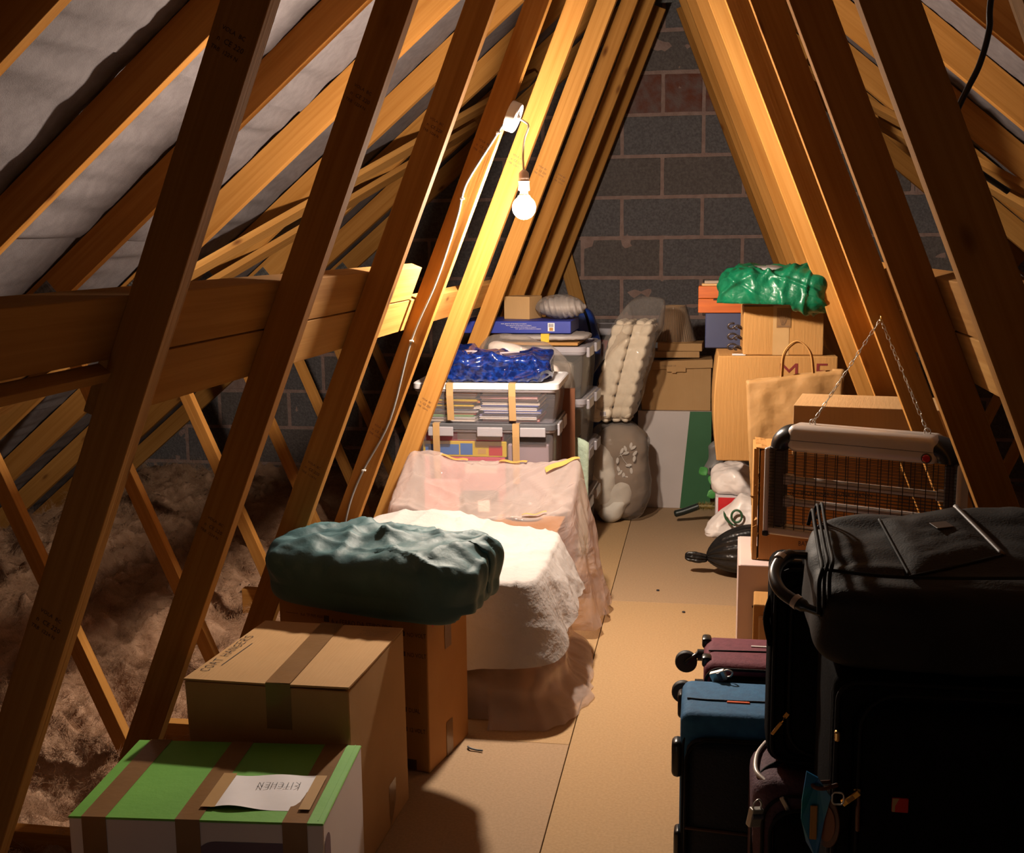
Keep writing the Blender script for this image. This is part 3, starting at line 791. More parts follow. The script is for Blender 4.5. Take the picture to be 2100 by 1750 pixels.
def crate(label, loc, rz, w, d, h, lidmat, bodymat, taper=.012, clips=True, group=None, tapes=(), taped=.1):
    t = thing('storage_crate', label, 'crate', loc, rz, group)
    b = MB()
    slab(b, [(rrect(-w/2+taper*2, w/2-taper*2, -d/2+taper*2, d/2-taper*2, .02), .0), (rrect(-w/2+taper*1.3, w/2-taper*1.3, -d/2+taper*1.3, d/2-taper*1.3, .022), h*.5), (rrect(-w/2+taper, w/2-taper, -d/2+taper, d/2-taper, .024), h-.03)], cap1=False)
    b.build('crate_body', bodymat, t, smooth=.6)
    r = MB(); slab(r, [(rrect(-w/2+taper*.7, w/2-taper*.7, -d/2+taper*.7, d/2-taper*.7, .026), h-.034), (rrect(-w/2+.004, w/2-.004, -d/2+.004, d/2-.004, .03), h-.028), (rrect(-w/2+.004, w/2-.004, -d/2+.004, d/2-.004, .03), h-.02)], cap0=False, cap1=False)
    r.build('crate_rim', M['clip'], t, smooth=.6)
    l = MB(); slab(l, [(rrect(-w/2, w/2, -d/2, d/2, .032), h-.022), (rrect(-w/2, w/2, -d/2, d/2, .032), h-.004), (rrect(-w/2+.004, w/2-.004, -d/2+.004, d/2-.004, .03), h), (rrect(-w/2+.02, w/2-.02, -d/2+.02, d/2-.02, .02), h), (rrect(-w/2+.024, w/2-.024, -d/2+.024, d/2-.024, .02), h-.004)])
    l.build('crate_lid', lidmat, t, smooth=.6)
    if clips:
        for x in (-w*.31, 0.02, w*.34):
            c = MB(); c.rbox(x-w*.09, x+w*.09, -d/2-.006, -d/2+.002, h-.046, h-.012, .003, 2); c.box(x-.001, x+.001, -d/2-.0066, -d/2-.005, h-.044, h-.014)
            c.build('lid_clip', M['clip'], t)
        for y in (-d*.2, d*.22):
            c = MB(); c.rbox(w/2-.002, w/2+.008, y-d*.14, y+d*.14, h-.05, h-.006, .003, 2); c.build('lid_clip', M['clip'], t)
    for x in tapes:
        tape(MB(), x-.0125, x+.0125, [(-d/2+taper-.004, h-taped-.05), (-d/2-.0075, h-.045), (-d/2-.0075, h+.001), (-d/2+.04, h+.0012)]).build('packing_tape', M['tape_pale'], t)
    return t
def book(name, label, loc, rz, w, d, h, cm, pg=True, group='books in the white-lidded crate', cat='book', tilt=0):
    t = thing(name, label, cat, loc, rz, group, rot=(0, tilt, rz))
    c = MB(); c.box(-w/2, w/2, -d/2, d/2, 0, .0016); c.box(-w/2, w/2, -d/2, d/2, h-.0016, h); c.box(-w/2, -w/2+.0016, -d/2, d/2, 0, h)
    c.build('book_cover', cm, t)
    MB().box(-w/2+.0016, w/2-.003, -d/2+.003, d/2-.003, .0017, h-.0017).build('book_pages', M['cream'], t)
    return t
cx0, cy0 = -.575, 4.205
crate('clear storage crate hidden low behind the pink sheeting, bottom of the taped stack', (cx0, cy0, 0), .02, .50, .37, .31, M['lid_grey'], M['crate'])
crate('clear crate with a grey clipped lid and bright game boxes inside', (cx0, cy0, .312), .02, .515, .38, .31, M['lid_grey'], M['crate'], tapes=(-.175, .115), taped=.17)
crate('clear crate of books with a white lid, under the shiny blue bag', (cx0+.004, cy0, .6245), .02, .53, .40, .145, M['lid_white'], M['crate'], clips=False, tapes=(-.125, .10), taped=.085)
cols = ['cream', 'white2', 'greenb', 'red', 'white2', 'slate', 'cream', 'yellow', 'skyb', 'orange', 'yellow', 'skyb', 'white2', 'orange']
hs = [.010, .005, .006, .008, .006, .004, .010, .004, .007, .006, .005, .006, .007, .008]
z = .6262
names = {'cream': 'cream', 'white2': 'white', 'greenb': 'green', 'red': 'red', 'slate': 'dark grey', 'yellow': 'yellow', 'skyb': 'sky blue', 'orange': 'orange', 'lilac': 'lilac', 'bluebook': 'blue', 'pinkbook': 'pink'}
for k, (c, hh) in enumerate(zip(cols, hs)):
    book('book', names[c] + ' book in the two-toned pile behind the first tape strip of the white-lidded crate', (cx0-.115+rnd.uniform(-.015, .012), cy0-.06+rnd.uniform(-.01, .012), z), rnd.uniform(-.05, .05)+math.pi, .17, .2, hh, M[c], group='pile of thin books behind the first tape strip')
    z += hh+.0008
cols = ['red', 'white2', 'lilac', 'slate', 'bluebook', 'white2', 'slate', 'bluebook', 'cream', 'slate', 'white2', 'pinkbook', 'slate', 'cream']
hs = [.009, .008, .006, .005, .009, .008, .004, .004, .008, .005, .010, .007, .004, .009]
z = .6262
for k, (c, hh) in enumerate(zip(cols, hs)):
    book('book', names[c] + ' book in the pile behind the second tape strip of the white-lidded crate', (cx0+.095+rnd.uniform(-.01, .012), cy0-.06+rnd.uniform(-.01, .01), z), rnd.uniform(-.03, .03)+math.pi, .21, .2, hh, M[c], group='pile of books behind the second tape strip')
    z += hh+.0008
for o in [x for x in bpy.data.objects if x.name.startswith('book') and x.parent is None]:
    first = 'first tape' in o['group']
    o['label'] = ('thin book in the ragged pile behind the first tape strip, white-lidded crate' if first else 'book in the neat pile behind the second tape strip, white-lidded crate')
def game(label, x, z, w, h, cm, extra):
    t = thing('game_box', label, 'game box', (x, cy0-.045, z), .02)
    MB().rbox(-w/2, w/2, -.11, .11, 0, h, .002, 1).build('box_body', M[cm], t)
    m = MB()
    for k, (a, b, c, d_, mm) in enumerate(extra):
        MB().box(a, b, -.1108, -.1102, c, d_).build('printed_panel', M[mm], t)
    return t
game('pink and red game box lowest in the grey-lidded crate', cx0-.08, .3145, .30, .178, 'pinkbox', [(.0, .12, .12, .165, 'cream')])
game('yellow game box with blue pictures in the grey-lidded crate', cx0-.08, .4935, .31, .058, 'yellow', [(-.145, -.02, .008, .046, 'skyb'), (-.015, .03, .008, .050, 'skyb'), (.05, .08, .012, .03, 'tape_gold'), (.09, .14, .006, .042, 'red')])
game('pink game box topmost in the grey-lidded crate', cx0-.085, .5525, .30, .036, 'pinkbox', [(-.02, .14, .004, .032, 'cream'), (-.12, -.1, .006, .03, 'white2')])
o = MB().rbox(-.075, .075, -.11, .11, 0, .23, .006, 2).build('plastic_box', M['mauve'], loc=(cx0+.155, cy0-.045, .3145), rot=(0,0,.02)); tag(o, 'mauve box at the end of the grey-lidded crate beside the game boxes', 'box')

# --- shiny blue bag on the white lid
def vinyl(p, n):
    q = V((p.x*7, p.y*7, p.z*9))
    p = p + n*(.010*ridge(V((p.x*7+3, p.y*5+p.z*14, 1)))**2 + .008*noise.noise(q) + .006*crease(V((p.x, p.z*1.6+p.y*.6, 0)), 7, 4) - .004)
    if p.z < -.04: p.z = -.045
    if p.z > 0: p.z += .012*noise.noise(V((p.x*8, p.y*6, 2))) + .012*(p.x < -.1)
    return p
t = thing('carrier_bag', 'shiny dark blue patterned bag folded flat on the white crate lid', 'bag', (-.545, 4.15, .8168), .03)
MB().blob(.205, .125, .050, 6, 44, vinyl).build('bag_body', M['blue_vinyl'], t, smooth=3)
MB().tube(smoothpts([(-.15, -.06, .055), (-.08, -.07, .06), (.0, -.06, .052), (.09, -.06, .058)], 8), [.004]*25, 6).build('bag_hem', M['mauve'], t, smooth=3)
st = MB()
for k in range(9):
    x = -.16+.035*k + rnd.uniform(-.01, .01); text_into(st, rnd.choice('*+%'), x, rnd.uniform(-.03, .0), .012, T(0, 0, .062))
st.build('gold_print', M['gold'], t)
# clear bag with white stuff behind it
def crum(a, s=1): 
    def f(p, n):
        q = V((p.x*s*9, p.y*s*9, p.z*s*9))
        return p + n*(a*ridge(q*.7) + a*.6*noise.noise(q*1.7) + a*.25*noise.noise(q*4))
    return f
t = thing('plastic_bag', 'clear plastic bag of white linen slumped behind the shiny blue bag', 'bag', (-.50, 4.495, .775), -.06)
MB().blob(.19, .05, .11, 2.6, 22, crum(.012)).build('bag_film', M['film_bag'], t, smooth=3, rot=(0, .25, 0))
def lin(p, n):
    p = p + n*.008*noise.noise(p*20); return p
MB().blob(.11, .04, .035, 2.5, 16, lin).build('linen', M['white_bag'], t, smooth=3, loc=(-.04, 0, .055), rot=(0, .22, 0))
MB().blob(.05, .04, .05, 2.5, 12, lin).build('linen', M['white_bag'], t, smooth=3, loc=(.10, 0, -.035))

# --- tubs beyond
tb = [('bottom', .0), ('second', .212), ('third', .424), ('top', .636)]
nm = {'bottom': 'lowest clear tub of the four-high stack behind the taped crates', 'second': 'second clear tub up in the four-high stack behind the taped crates', 'third': 'third clear tub up in the four-high stack behind the taped crates', 'top': 'topmost clear tub of the four-high stack, under the flat parcels'}
for k, z in tb:
    t = crate(nm[k], (-.46, 4.83, z), -.03, .40, .46, .21, M['clip'], M['crate_grey'], clips=False, group='stacked clear tubs')
    for y in (-.12, .12):
        c = MB(); c.rbox(.198, .212, y-.07, y+.07, .165, .206, .004, 2); c.build('tub_handle', M['clip'], t)
    mm = {'bottom': 'slate', 'second': 'mauve', 'third': 'duvet_plain', 'top': 'greenb'}[k]
    o = MB().rbox(-.14, .14, -.17, .17, 0, .14, .02, 2).build('folded_textiles', M['cream' if k != 'bottom' else 'slate'], loc=(-.46, 4.83, z+.004), rot=(0,0,-.03)); tag(o, 'folded textiles inside the ' + {'bottom': 'lowest', 'second': 'second', 'third': 'third', 'top': 'topmost'}[k] + ' clear tub of the tall stack', 'textiles')
t = thing('flat_parcel', 'thin pale board parcel lying on the topmost clear tub', 'parcel', (-.47, 4.80, .847), -.02)
MB().rbox(-.17, .17, -.15, .15, 0, .012, .002, 1).build('parcel_board', M['card_pale'], t)
t = thing('bubble_parcel', 'bubble wrapped parcel with a yellow tape band under the blue flat box', 'parcel', (-.455, 4.80, .8592), -.02)
def bub(p, n): return p + n*.003*noise.noise(p*90)
MB().blob(.19, .13, .0155, 3.5, 26, bub).build('bubble_wrap', M['grey_roll'], t, smooth=3, loc=(0,0,.0165))
MB().box(-.0, .034, -.132, .132, .0005, .034).build('tape_band', M['yellow'], t)
t = thing('flat_box', 'long flat blue printed box with a barcode under the grey roll', 'box', (-.565, 4.83, .8935), -.01)
MB().rbox(-.23, .23, -.14, .14, 0, .05, .002, 1).build('box_body', M['blue_card'], t)
MB().box(.135, .163, -.1408, -.1402, .009, .043).build('barcode_label', M['paper'], t)
bc = MB()
for k in range(9): bc.box(.139+.0022*k, .1402+.0022*k, -.1412, -.1408, .026, .040)
bc.build('barcode', M['ink'], t)
MB().box(.141, .157, -.1412, -.1408, .011, .024).build('barcode_label', M['card_pale'], t)
pt = MB(); MF = T(-.06, -.1406, .012) @ Rx(math.pi/2)
for k in range(4): text_into(pt, 'www  games for all the family 2 to 6 players', .02*k, .026-.007*k, .006, MF)
pt.build('printed_text', M['white2'], t)
o = MB().box(-.06, .06, -.06, .06, 0, .095).build('cardboard_box', M['card'], loc=(-.56, 4.86, .9440), rot=(0, 0, -.32), bevel=.002); tag(o, 'small plain cardboard box on the blue flat box beside the grey roll', 'box')
t = thing('grey_bundle', 'rolled grey ribbed bundle in clear wrap on the blue flat box', 'bundle', (-.385, 4.82, .9485), 0)
def roll(p, n):
    return p + n*(.0035*math.sin(p.x*260+p.z*60) + .004*noise.noise(p*20))
MB().blob(.098, .075, .044, 2.0, 28, roll).build('bundle_body', M['grey_roll'], t, smooth=3, loc=(0, 0, .044))
MB().blob(.102, .08, .047, 2.0, 14, crum(.005, 2)).build('wrap_film', M['film_bag'], t, smooth=3, loc=(-.01, 0, .048))
t = thing('holdall', 'blue fabric holdall with a black strap behind the grey roll', 'bag', (-.39, 5.425, .0), 0)
def hol(p, n):
    p = p + n*(.015*noise.noise(p*9)+.008*ridge(p*7)); 
    return p
MB().blob(.108, .075, .475, 4, 22, hol).build('bag_body', M['blue_fabric'], t, smooth=3, loc=(0, 0, .477))
MB().tube(smoothpts([(.03, -.10, .975), (.06, -.115, .90), (.075, -.11, .80), (.07, -.105, .62)], 6), .006, 6).build('strap', M['black_fab'], t, smooth=3)
# brown board and mint cloth between the crates and the tubs
o = MB().box(-.035, .035, -.008, .008, 0, .70).build('wooden_board', M['brown_board'], loc=(-.325, 4.425, .002), rot=(0,0,.05)); tag(o, 'dark brown board standing on edge between the taped crates and the tubs', 'board')
def cl(u, v): return (-.05+.1*u, .02*math.sin(u*5)+.012*math.sin(v*4), .47*v+.02*math.sin(u*3)*v)
o = MB().grid(cl, 14, 14).build('mint_cloth', M['mint'], loc=(-.30, 4.515, .003), rot=(0,0,.25), smooth=3, solid=.012); tag(o, 'pale mint folded cloth hanging beside the brown board', 'cloth')
# tub against the gable with books
t = crate('clear tub with a grey lid against the gable beside the quilted roll', (-.36, 5.75, .60), .0, .34, .40, .25, M['clip'], M['crate_grey'], clips=False)
o = MB().rbox(-.03, .03, -.12, .12, 0, .19, .002, 1).build('book', M['red'], loc=(-.31, 5.70, .605), rot=(0,.12,0)); tag(o, 'red-backed book standing in the tub against the gable', 'book')
t = crate('navy storage tub under the grey-lidded tub against the gable', (-.36, 5.75, .30), 0, .34, .40, .298, M['lid_white'], M['navy_card'], clips=False)
o = MB().rbox(-.17, .17, -.2, .2, 0, .298, .004, 1).build('plastic_box', M['black_plastic'], loc=(-.36, 5.75, 0)); tag(o, 'dark box on the floor under the navy tub', 'box')

# --- duvet in a clear bag
t = thing('duvet_bag', 'duvet with a leaf print packed in a clear bag standing on the floor', 'bag', (-.185, 5.20, .0), 0)
def duv(p, n):
    q = p + n*(.016*noise.noise(p*9)+.012*ridge(V((p.x*5, p.y*5, p.z*12)))+.005*noise.noise(p*26))
    q.x *= 1 - .22*max(0, -(p.z)/.21)**2
    return q
MB().blob(.130, .10, .205, 2.9, 30, duv).build('duvet', M['duvet_brown'], t, smooth=3, loc=(.012, .012, .225))
def duv2(p, n):
    q = p + n*(.012*ridge(V((p.x*7, p.y*5, p.z*14)))+.006*noise.noise(p*24)); return q
MB().blob(.070, .085, .165, 2.6, 22, duv2).build('folded_sheet', M['duvet_plain'], t, smooth=3, loc=(-.062, -.032, .195), rot=(0, -.16, 0))
MB().blob(.058, .05, .10, 2.4, 16, duv2).build('folded_sheet', M['duvet_plain'], t, smooth=3, loc=(.0, -.065, .10), rot=(0, .5, 0))
lf = MB()
def leaf(mb, x, z, a, s, y=-.094):
    P_ = [(math.cos(k/10*2*math.pi)*s, math.sin(k/10*2*math.pi)*s*.45) for k in range(10)]
    ca, sa = math.cos(a), math.sin(a)
    mb.add([(x+px*ca-py*sa, y - .0, z+px*sa+py*ca) for px, py in P_], [tuple(range(9, -1, -1))])
for x, z, a in ((.02, .335, 1.2), (.035, .345, 1.9), (.038, .325, .3), (.06, .36, 1.4), (.07, .35, .6), (.005, .25, 1.9), (.012, .235, .9), (.028, .222, 1.6), (.034, .212, .4), (.075, .30, 1.4), (.078, .325, .9), (.062, .245, 1.7), (-.0, .29, 1.5), (.05, .27, .2)):
    yy = -.098
    leaf(lf, x+.01, z, a, .0145, yy)
lf.tube([(.02, -.098, .325), (.04, -.098, .29), (.065, -.098, .26)], .0012, 5); lf.tube([(.015, -.098, .31), (.05, -.099, .325)], .0012, 5)
lf.build('leaf_print', M['leafprint'], t)
def bagf(p, n):
    q = p + n*(.010*ridge(V((p.x*8, p.y*6, p.z*8)))+.006*noise.noise(p*17))
    if p.z < -.18: q.x = q.x*.8 + .03
    return q
MB().blob(.148, .122, .218, 3.2, 26, bagf).build('bag_film', M['film_bag'], t, smooth=3, loc=(0, 0, .226))
# --- quilted roll in a clear bag on top, leaning on the gable side
t = thing('quilted_topper', 'cream quilted mattress topper folded in a clear bag on the leaf print duvet', 'mattress topper', (-.205, 5.22, .462), 0)
sh = lambda z: .10*(max(0, z)/.42)**1.15
def quilt(side):
    def f(p, n):
        zz = p.z + .215
        b = (abs(math.sin(zz*math.pi/.054))**.55)*(abs(math.sin((p.x+.048)*math.pi/.052))**.45)*(abs(math.sin((p.y+.1)*math.pi/.066))**.25)
        q = p + n*(.022*b-.012) + n*.002*noise.noise(p*60)
        q.x += sh(zz)
        return q
    return f
for k, (x, y) in enumerate(((-.042, -.02), (.046, -.005))):
    MB().blob(.049, .10, .228, 7, 56, quilt(k)).build('topper_fold', M['quilt'], t, smooth=3, loc=(x, y, .226), rot=(0, 0, -.12))
pl = MB()
for z in (.0,): pl.box(-.04, -.012, -.1285, -.128, .03, .052)
pl.build('care_label', M['white2'], t, loc=(-.01, .0, 0))
lb = MB()
for k in range(5): lb.box(-.037+.005*k, -.0345+.005*k, -.1295, -.1287, .033, .049)
lb.build('care_print', M['slate'], t, loc=(-.01, 0, 0))
def tfilm(p, n):
    zz = p.z + .27
    q = p + n*(.010*ridge(V((p.x*9, p.y*6, p.z*7)))+.005*noise.noise(p*19))
    q.x += sh(zz)*1.05
    k = max(0, zz-.36)/.18
    q.x += .012*k; q.y *= (1-.45*k)
    return q
MB().blob(.104, .122, .272, 4, 28, tfilm).build('bag_film', M['film_bag'], t, smooth=3, loc=(.005, -.012, .275))
def flap(u, v): 
    a = u
    return (.075 - .195*u*(1) + .02*math.sin(v*3), -.14-.02*math.sin(u*3+v*2), .455 - .27*u**1.3 + (.10*(1-u)+.05)*(v-.5))
MB().grid(flap, 18, 8).build('bag_flap', M['film_bag'], t, smooth=3)
MB().grid(lambda u, v: (-.125-.016*u, -.15-.004*v, .205-.035*u+.04*(v-.5)), 4, 4).build('bag_edge', M['teal_edge'], t, solid=.002)

# --- gable end boxes
t = thing('cardboard_box', 'white cardboard box with a broad green band standing on the floor under the brown carton', 'box', (.068, 5.59, 0), .0)
w, d, h = .345, .30, .468
MB().box(-w/2, w/2, -d/2, d/2, 0, h).build('box_body', M['white_side'], t, bevel=.002)
MB().add([(.030, -d/2-.0006, 0), (w/2, -d/2-.0006, 0), (w/2, -d/2-.0006, h), (.072, -d/2-.0006, h)], [(0,1,2,3)]).build('green_band', M['green_sheet'], t)
t = thing('cardboard_box', 'brown lidded cardboard carton on the white and green box by the gable', 'box', (.070, 5.60, .469), .02)
w, d, h = .325, .28, .205
mb = MB(); mb.box(-w/2, w/2, -d/2, d/2, 0, h); mb.build('box_body', M['card'], t, bevel=.003)
mb = MB(); mb.hexa([(-w/2+.0, -d/2-.012, h-.012), (w/2+.006, -d/2-.012, h-.0), (w/2+.006, d/2, h+.0), (-w/2, d/2, h-.0)], [(-w/2, -d/2-.012, h+.026), (w/2+.006, -d/2-.012, h+.040), (w/2+.006, d/2, h+.030), (-w/2, d/2, h+.02)])
mb.box(-.045, .045, -d/2-.016, -d/2-.004, h-.02, h+.005)
mb.build('box_lid', M['card'], t, bevel=.002)
mb = MB(); mb.box(-.02, .0, -d/2-.018, -d/2-.014, h-.025, h-.004); mb.build('lid_tab', M['card'], t)
pt = MB(); text_into(pt, 'THIS SIDE UP', -.07, .004, .012, T(0, -d/2-.0128, h) @ Rx(math.pi/2)); pt.build('printed_text', M['ink_grey'], t)
o = MB().box(-.11, .11, -.09, .09, 0, .03).build('flat_box', M['card'], loc=(.065, 5.62, .7125), rot=(0,0,.05), bevel=.002); tag(o, 'flat brown box between the lidded carton and the lampshade', 'box')
o = MB().box(-.105, .105, -.085, .085, 0, .037).build('flat_box', M['card'], loc=(.09, 5.62, .744), rot=(0,0,-.05), bevel=.002); tag(o, 'slim brown box directly beneath the lampshade', 'box')
t = thing('lampshade', 'brown pleated conical lampshade wrapped in plastic on slim brown boxes by the gable', 'lampshade', (.055, 5.66, .7825), 0)
mb = MB()
def cone(u, v):
    a = 2*math.pi*u; r = (.100-.048*v) + .0022*math.sin(a*44); return (r*math.cos(a)+.0*v, r*math.sin(a), .168*v)
mb.grid(cone, 264, 3, wrap=True)
mb.build('shade_body', M['shade'], t, smooth=3)
for r, z in ((.102, .0), (.053, .168)): MB().tube([(r*math.cos(a*math.pi/20), r*math.sin(a*math.pi/20), z) for a in range(40)], .003, 6, True).build('shade_trim', M['card'], t, smooth=3)
def sfilm(u, v):
    a = 2*math.pi*u; r = (.106-.048*v) + .002*noise.noise(V((math.cos(a)*6, math.sin(a)*6, v*5))); return (r*math.cos(a), r*math.sin(a), .002+.172*v)
MB().grid(sfilm, 60, 10, wrap=True).build('shade_wrap', M['film_bag'], t, smooth=3)

# ================================================================== right-hand side of the loft
def loop(x0, x1, z0, z1, r, y, n=8): return [(x, y, z) for x, z in rr_poly(x0, x1, z0, z1, r, n)]
def padlock(label, loc, rz, rot=None, s=1.0, mt='steel'):
    t = thing('padlock', label, 'padlock', loc, rz, rot=rot)
    MB().rbox(-.011*s, .011*s, -.006*s, .006*s, -.016*s, .016*s, .002*s, 2).build('lock_body', M[mt], t)
    for k in range(3): MB().lathe([(.0045*s, -.0035*s), (.0045*s, .0035*s)], 12, M=T((-.006+.006*k)*s, -.0058*s, .004*s) @ Ry(math.pi/2)).build('number_dial', M['slate'], t)
    MB().tube(smoothpts([(-.007*s, 0, .014*s), (-.007*s, 0, .024*s), (0, 0, .031*s), (.007*s, 0, .024*s), (.007*s, 0, .014*s)], 5), .0018*s, 6).build('shackle', M['steel'], t, smooth=3)
    return t
def zip_pull(parent, x, y, z, mt, rot):
    mb = MB(); mb.rbox(-.004, .004, -.004, .001, -.006, .006, .0012, 1); mb.tube([(0, -.004, -.004), (0, -.007, -.010), (0, -.005, -.016)], .0012, 5)
    mb.rbox(-.003, .003, -.007, -.0045, -.042, -.014, .001, 1)
    return mb.build('zip_pull', M[mt], parent, mw=T(x, y, z) @ Ry(rot))
def spinner(parent, x, y, z, r=.019, out=-1):
    w = MB(); w.lathe([(.006, -.008), (r-.002, -.008), (r, -.005), (r, .005), (r-.002, .008), (.006, .008)], 24, M=T(x+out*.038, y, z) @ Rx(math.pi/2))
    wo = w.build('wheel', M['rubber'], parent, smooth=.7)
    MB().lathe([(.006, -.010), (.006, .010)], 12, M=T(x+out*.038, y, z) @ Rx(math.pi/2)).build('wheel_hub', M['black_plastic'], wo)
    f = MB(); f.tube(smoothpts([(x, y, z+.016), (x+out*.012, y, z+.017), (x+out*.03, y-.011, z+.008), (x+out*.038, y-.012, z)], 5), [.009]*6+[.006]*10, 8)
    f.tube([(x+.004, y, z+.016), (x+out*.014, y, z+.016)], .013, 10)
    f.build('wheel_fork', M['black_plastic'], parent, smooth=.8)

# --- blue suitcase on its side
t = thing('suitcase', 'blue suitcase with a navy front and an orange tab lying on its long side', 'suitcase', (.172, 2.092, 0), 0)
W, D, H = .50, .195, .378
MB().rbox(.0, W, .008, D, .0, H, .020, 4).build('suitcase_shell', M['blue_fab'], t, smooth=.7)
MB().rbox(.012, W-.01, -.006, .02, .008, H-.045, .030, 4).build('front_pocket', M['navy_fab'], t, smooth=.7)
MB().tube(loop(.012, W-.01, .008, H-.045, .045, -.004), .0035, 8, True).build('piping', M['black_pipe'], t, smooth=3)
MB().tube(loop(.006, W, .0, H-.02, .05, .014), .0030, 8, True).build('zipper', M['black_pipe'], t, smooth=3)
MB().tube(smoothpts([(.012, .085, H+.0005), (.06, .080, H+.001), (.2, .085, H+.001), (.45, .09, H+.001)], 6), .0022, 6).build('seam', M['navy_fab'], t, smooth=3)
MB().rbox(.088, .132, .072, .080, H-.002, H+.0022, .001, 1).build('orange_tab', M['orange_tab'], t)
MB().rbox(-.016, .006, .01, .05, .245, .318, .010, 3).build('corner_guard', M['black_plastic'], t, smooth=.7)
MB().rbox(-.008, .006, .14, .18, .31, .362, .008, 3).build('corner_guard', M['black_plastic'], t, smooth=.7)
MB().rbox(-.010, .006, .01, .05, .08, .135, .008, 3).build('side_foot', M['black_plastic'], t, smooth=.7)
MB().tube([(.012, -.008, .155), (.2, -.0085, .146), (.42, -.0085, .143)], .003, 6).build('pocket_seam', M['ink_dark'], t)
# --- maroon suitcase behind it
t = thing('suitcase', 'maroon suitcase lying on its side with two spinner wheels toward the aisle', 'suitcase', (.215, 2.300, 0), 0)
H = .402
MB().rbox(.0, .46, .006, .19, .0, H, .022, 4).build('suitcase_shell', M['maroon_fab'], t, smooth=.7)
MB().rbox(.012, .45, -.006, .02, .01, H-.022, .02, 4).build('front_pocket', M['black_fab'], t, smooth=.7)
MB().tube(loop(.004, .456, .004, H-.008, .03, .002), .0034, 8, True).build('zipper', M['black_pipe'], t, smooth=3)
MB().tube(loop(.014, .452, .004, H-.030, .04, -.006), .003, 8, True).build('piping', M['black_pipe'], t, smooth=3)
MB().tube(smoothpts([(.010, .085, H+.0006), (.1, .09, H+.001), (.3, .10, H+.001), (.44, .1, H+.001)], 6), .002, 6).build('seam', M['black_pipe'], t, smooth=3)
MB().rbox(-.004, .016, .035, .065, H-.02, H+.004, .006, 2).build('corner_guard', M['black_plastic'], t, smooth=.7)
MB().rbox(-.004, .016, .15, .185, H-.02, H+.004, .006, 2).build('corner_guard', M['black_plastic'], t, smooth=.7)
MB().box(.10, .15, .12, .126, H, H+.002).build('white_tab', M['white2'], t)
spinner(t, .0, .150, .352, .024); spinner(t, -.004, .04, .326, .024)
padlock('silver combination padlock on the zip of the maroon suitcase', (.245, 2.285, .386), .1, rot=(.35, 1.15, .1))
# --- plum case
t = thing('suitcase', 'small plum fabric case with a dark front beneath the narrow black suitcase', 'suitcase', (.300, 1.8935, 0), 0)
MB().rbox(.0, .30, .006, .183, .0, .345, .034, 5).build('suitcase_shell', M['plum_fab'], t, smooth=.7)
MB().rbox(.034, .29, -.010, .03, .0, .300, .028, 4).build('front_pocket', M['black_fab'], t, smooth=.7)
MB().tube(loop(.030, .292, .002, .306, .05, -.006), .0035, 8, True).build('piping', M['black_pipe'], t, smooth=3)
MB().tube(loop(.018, .294, .002, .325, .05, .006), .0032, 8, True).build('zipper', M['black_pipe'], t, smooth=3)
MB().tube(smoothpts([(.004, .01, .08), (.002, .03, .22), (.008, .05, .32), (.04, .08, .348), (.12, .12, .349)], 6), .0033, 8).build('side_piping', M['black_pipe'], t, smooth=3)
MB().tube(smoothpts([(.03, .17, .347), (.012, .12, .345), (.008, .06, .342), (.024, .03, .337)], 6), .0042, 8).build('carry_handle', M['alu'], t, smooth=3)
MB().rbox(-.004, .004, -.002, .003, -.018, .014, .0015, 1).build('zip_pull', M['steel'], t, mw=T(.055, .002, .312) @ Ry(-.5))
padlock('steel combination padlock hanging from the zip of the plum case', (.304, 1.882, .292), 0, rot=(.1, .15, .5), s=1.05)
# --- narrow black suitcase on the plum one
t = thing('suitcase', 'narrow black suitcase with a gold zip pull standing on the plum case', 'suitcase', (.326, 1.945, .355), 0)
MB().rbox(.0, .34, .010, .135, .0, .362, .024, 4).build('suitcase_shell', M['black_fab'], t, smooth=.7)
MB().rbox(.026, .33, -.008, .03, .02, .335, .028, 4).build('front_pocket', M['black_fab'], t, smooth=.7)
MB().tube(loop(.034, .326, .028, .328, .05, -.006), .0030, 8, True).build('piping', M['black_pipe'], t, smooth=3)
MB().tube(loop(.008, .334, .006, .354, .03, .012), .0035, 8, True).build('zipper', M['black_pipe'], t, smooth=3)
MB().tube(loop(.004, .338, .003, .358, .03, .03), .0028, 8, True).build('side_piping', M['black_pipe'], t, smooth=3)
zip_pull(t, .030, -.006, .10, 'gold', .6)
MB().rbox(.088, .110, -.0105, -.007, .122, .156, .002, 2).build('badge', M['grey_badge'], t)
MB().tube(smoothpts([(.004, .04, .30), (-.006, .03, .26), (.003, .02, .215)], 5), .006, 8).build('side_strap', M['black_fab'], t, smooth=3)
MB().tube(smoothpts([(.002, .05, .345), (.006, .03, .362), (.02, .02, .366), (.05, .03, .362)], 5), .0055, 8).build('top_handle', M['black_plastic'], t, smooth=3)
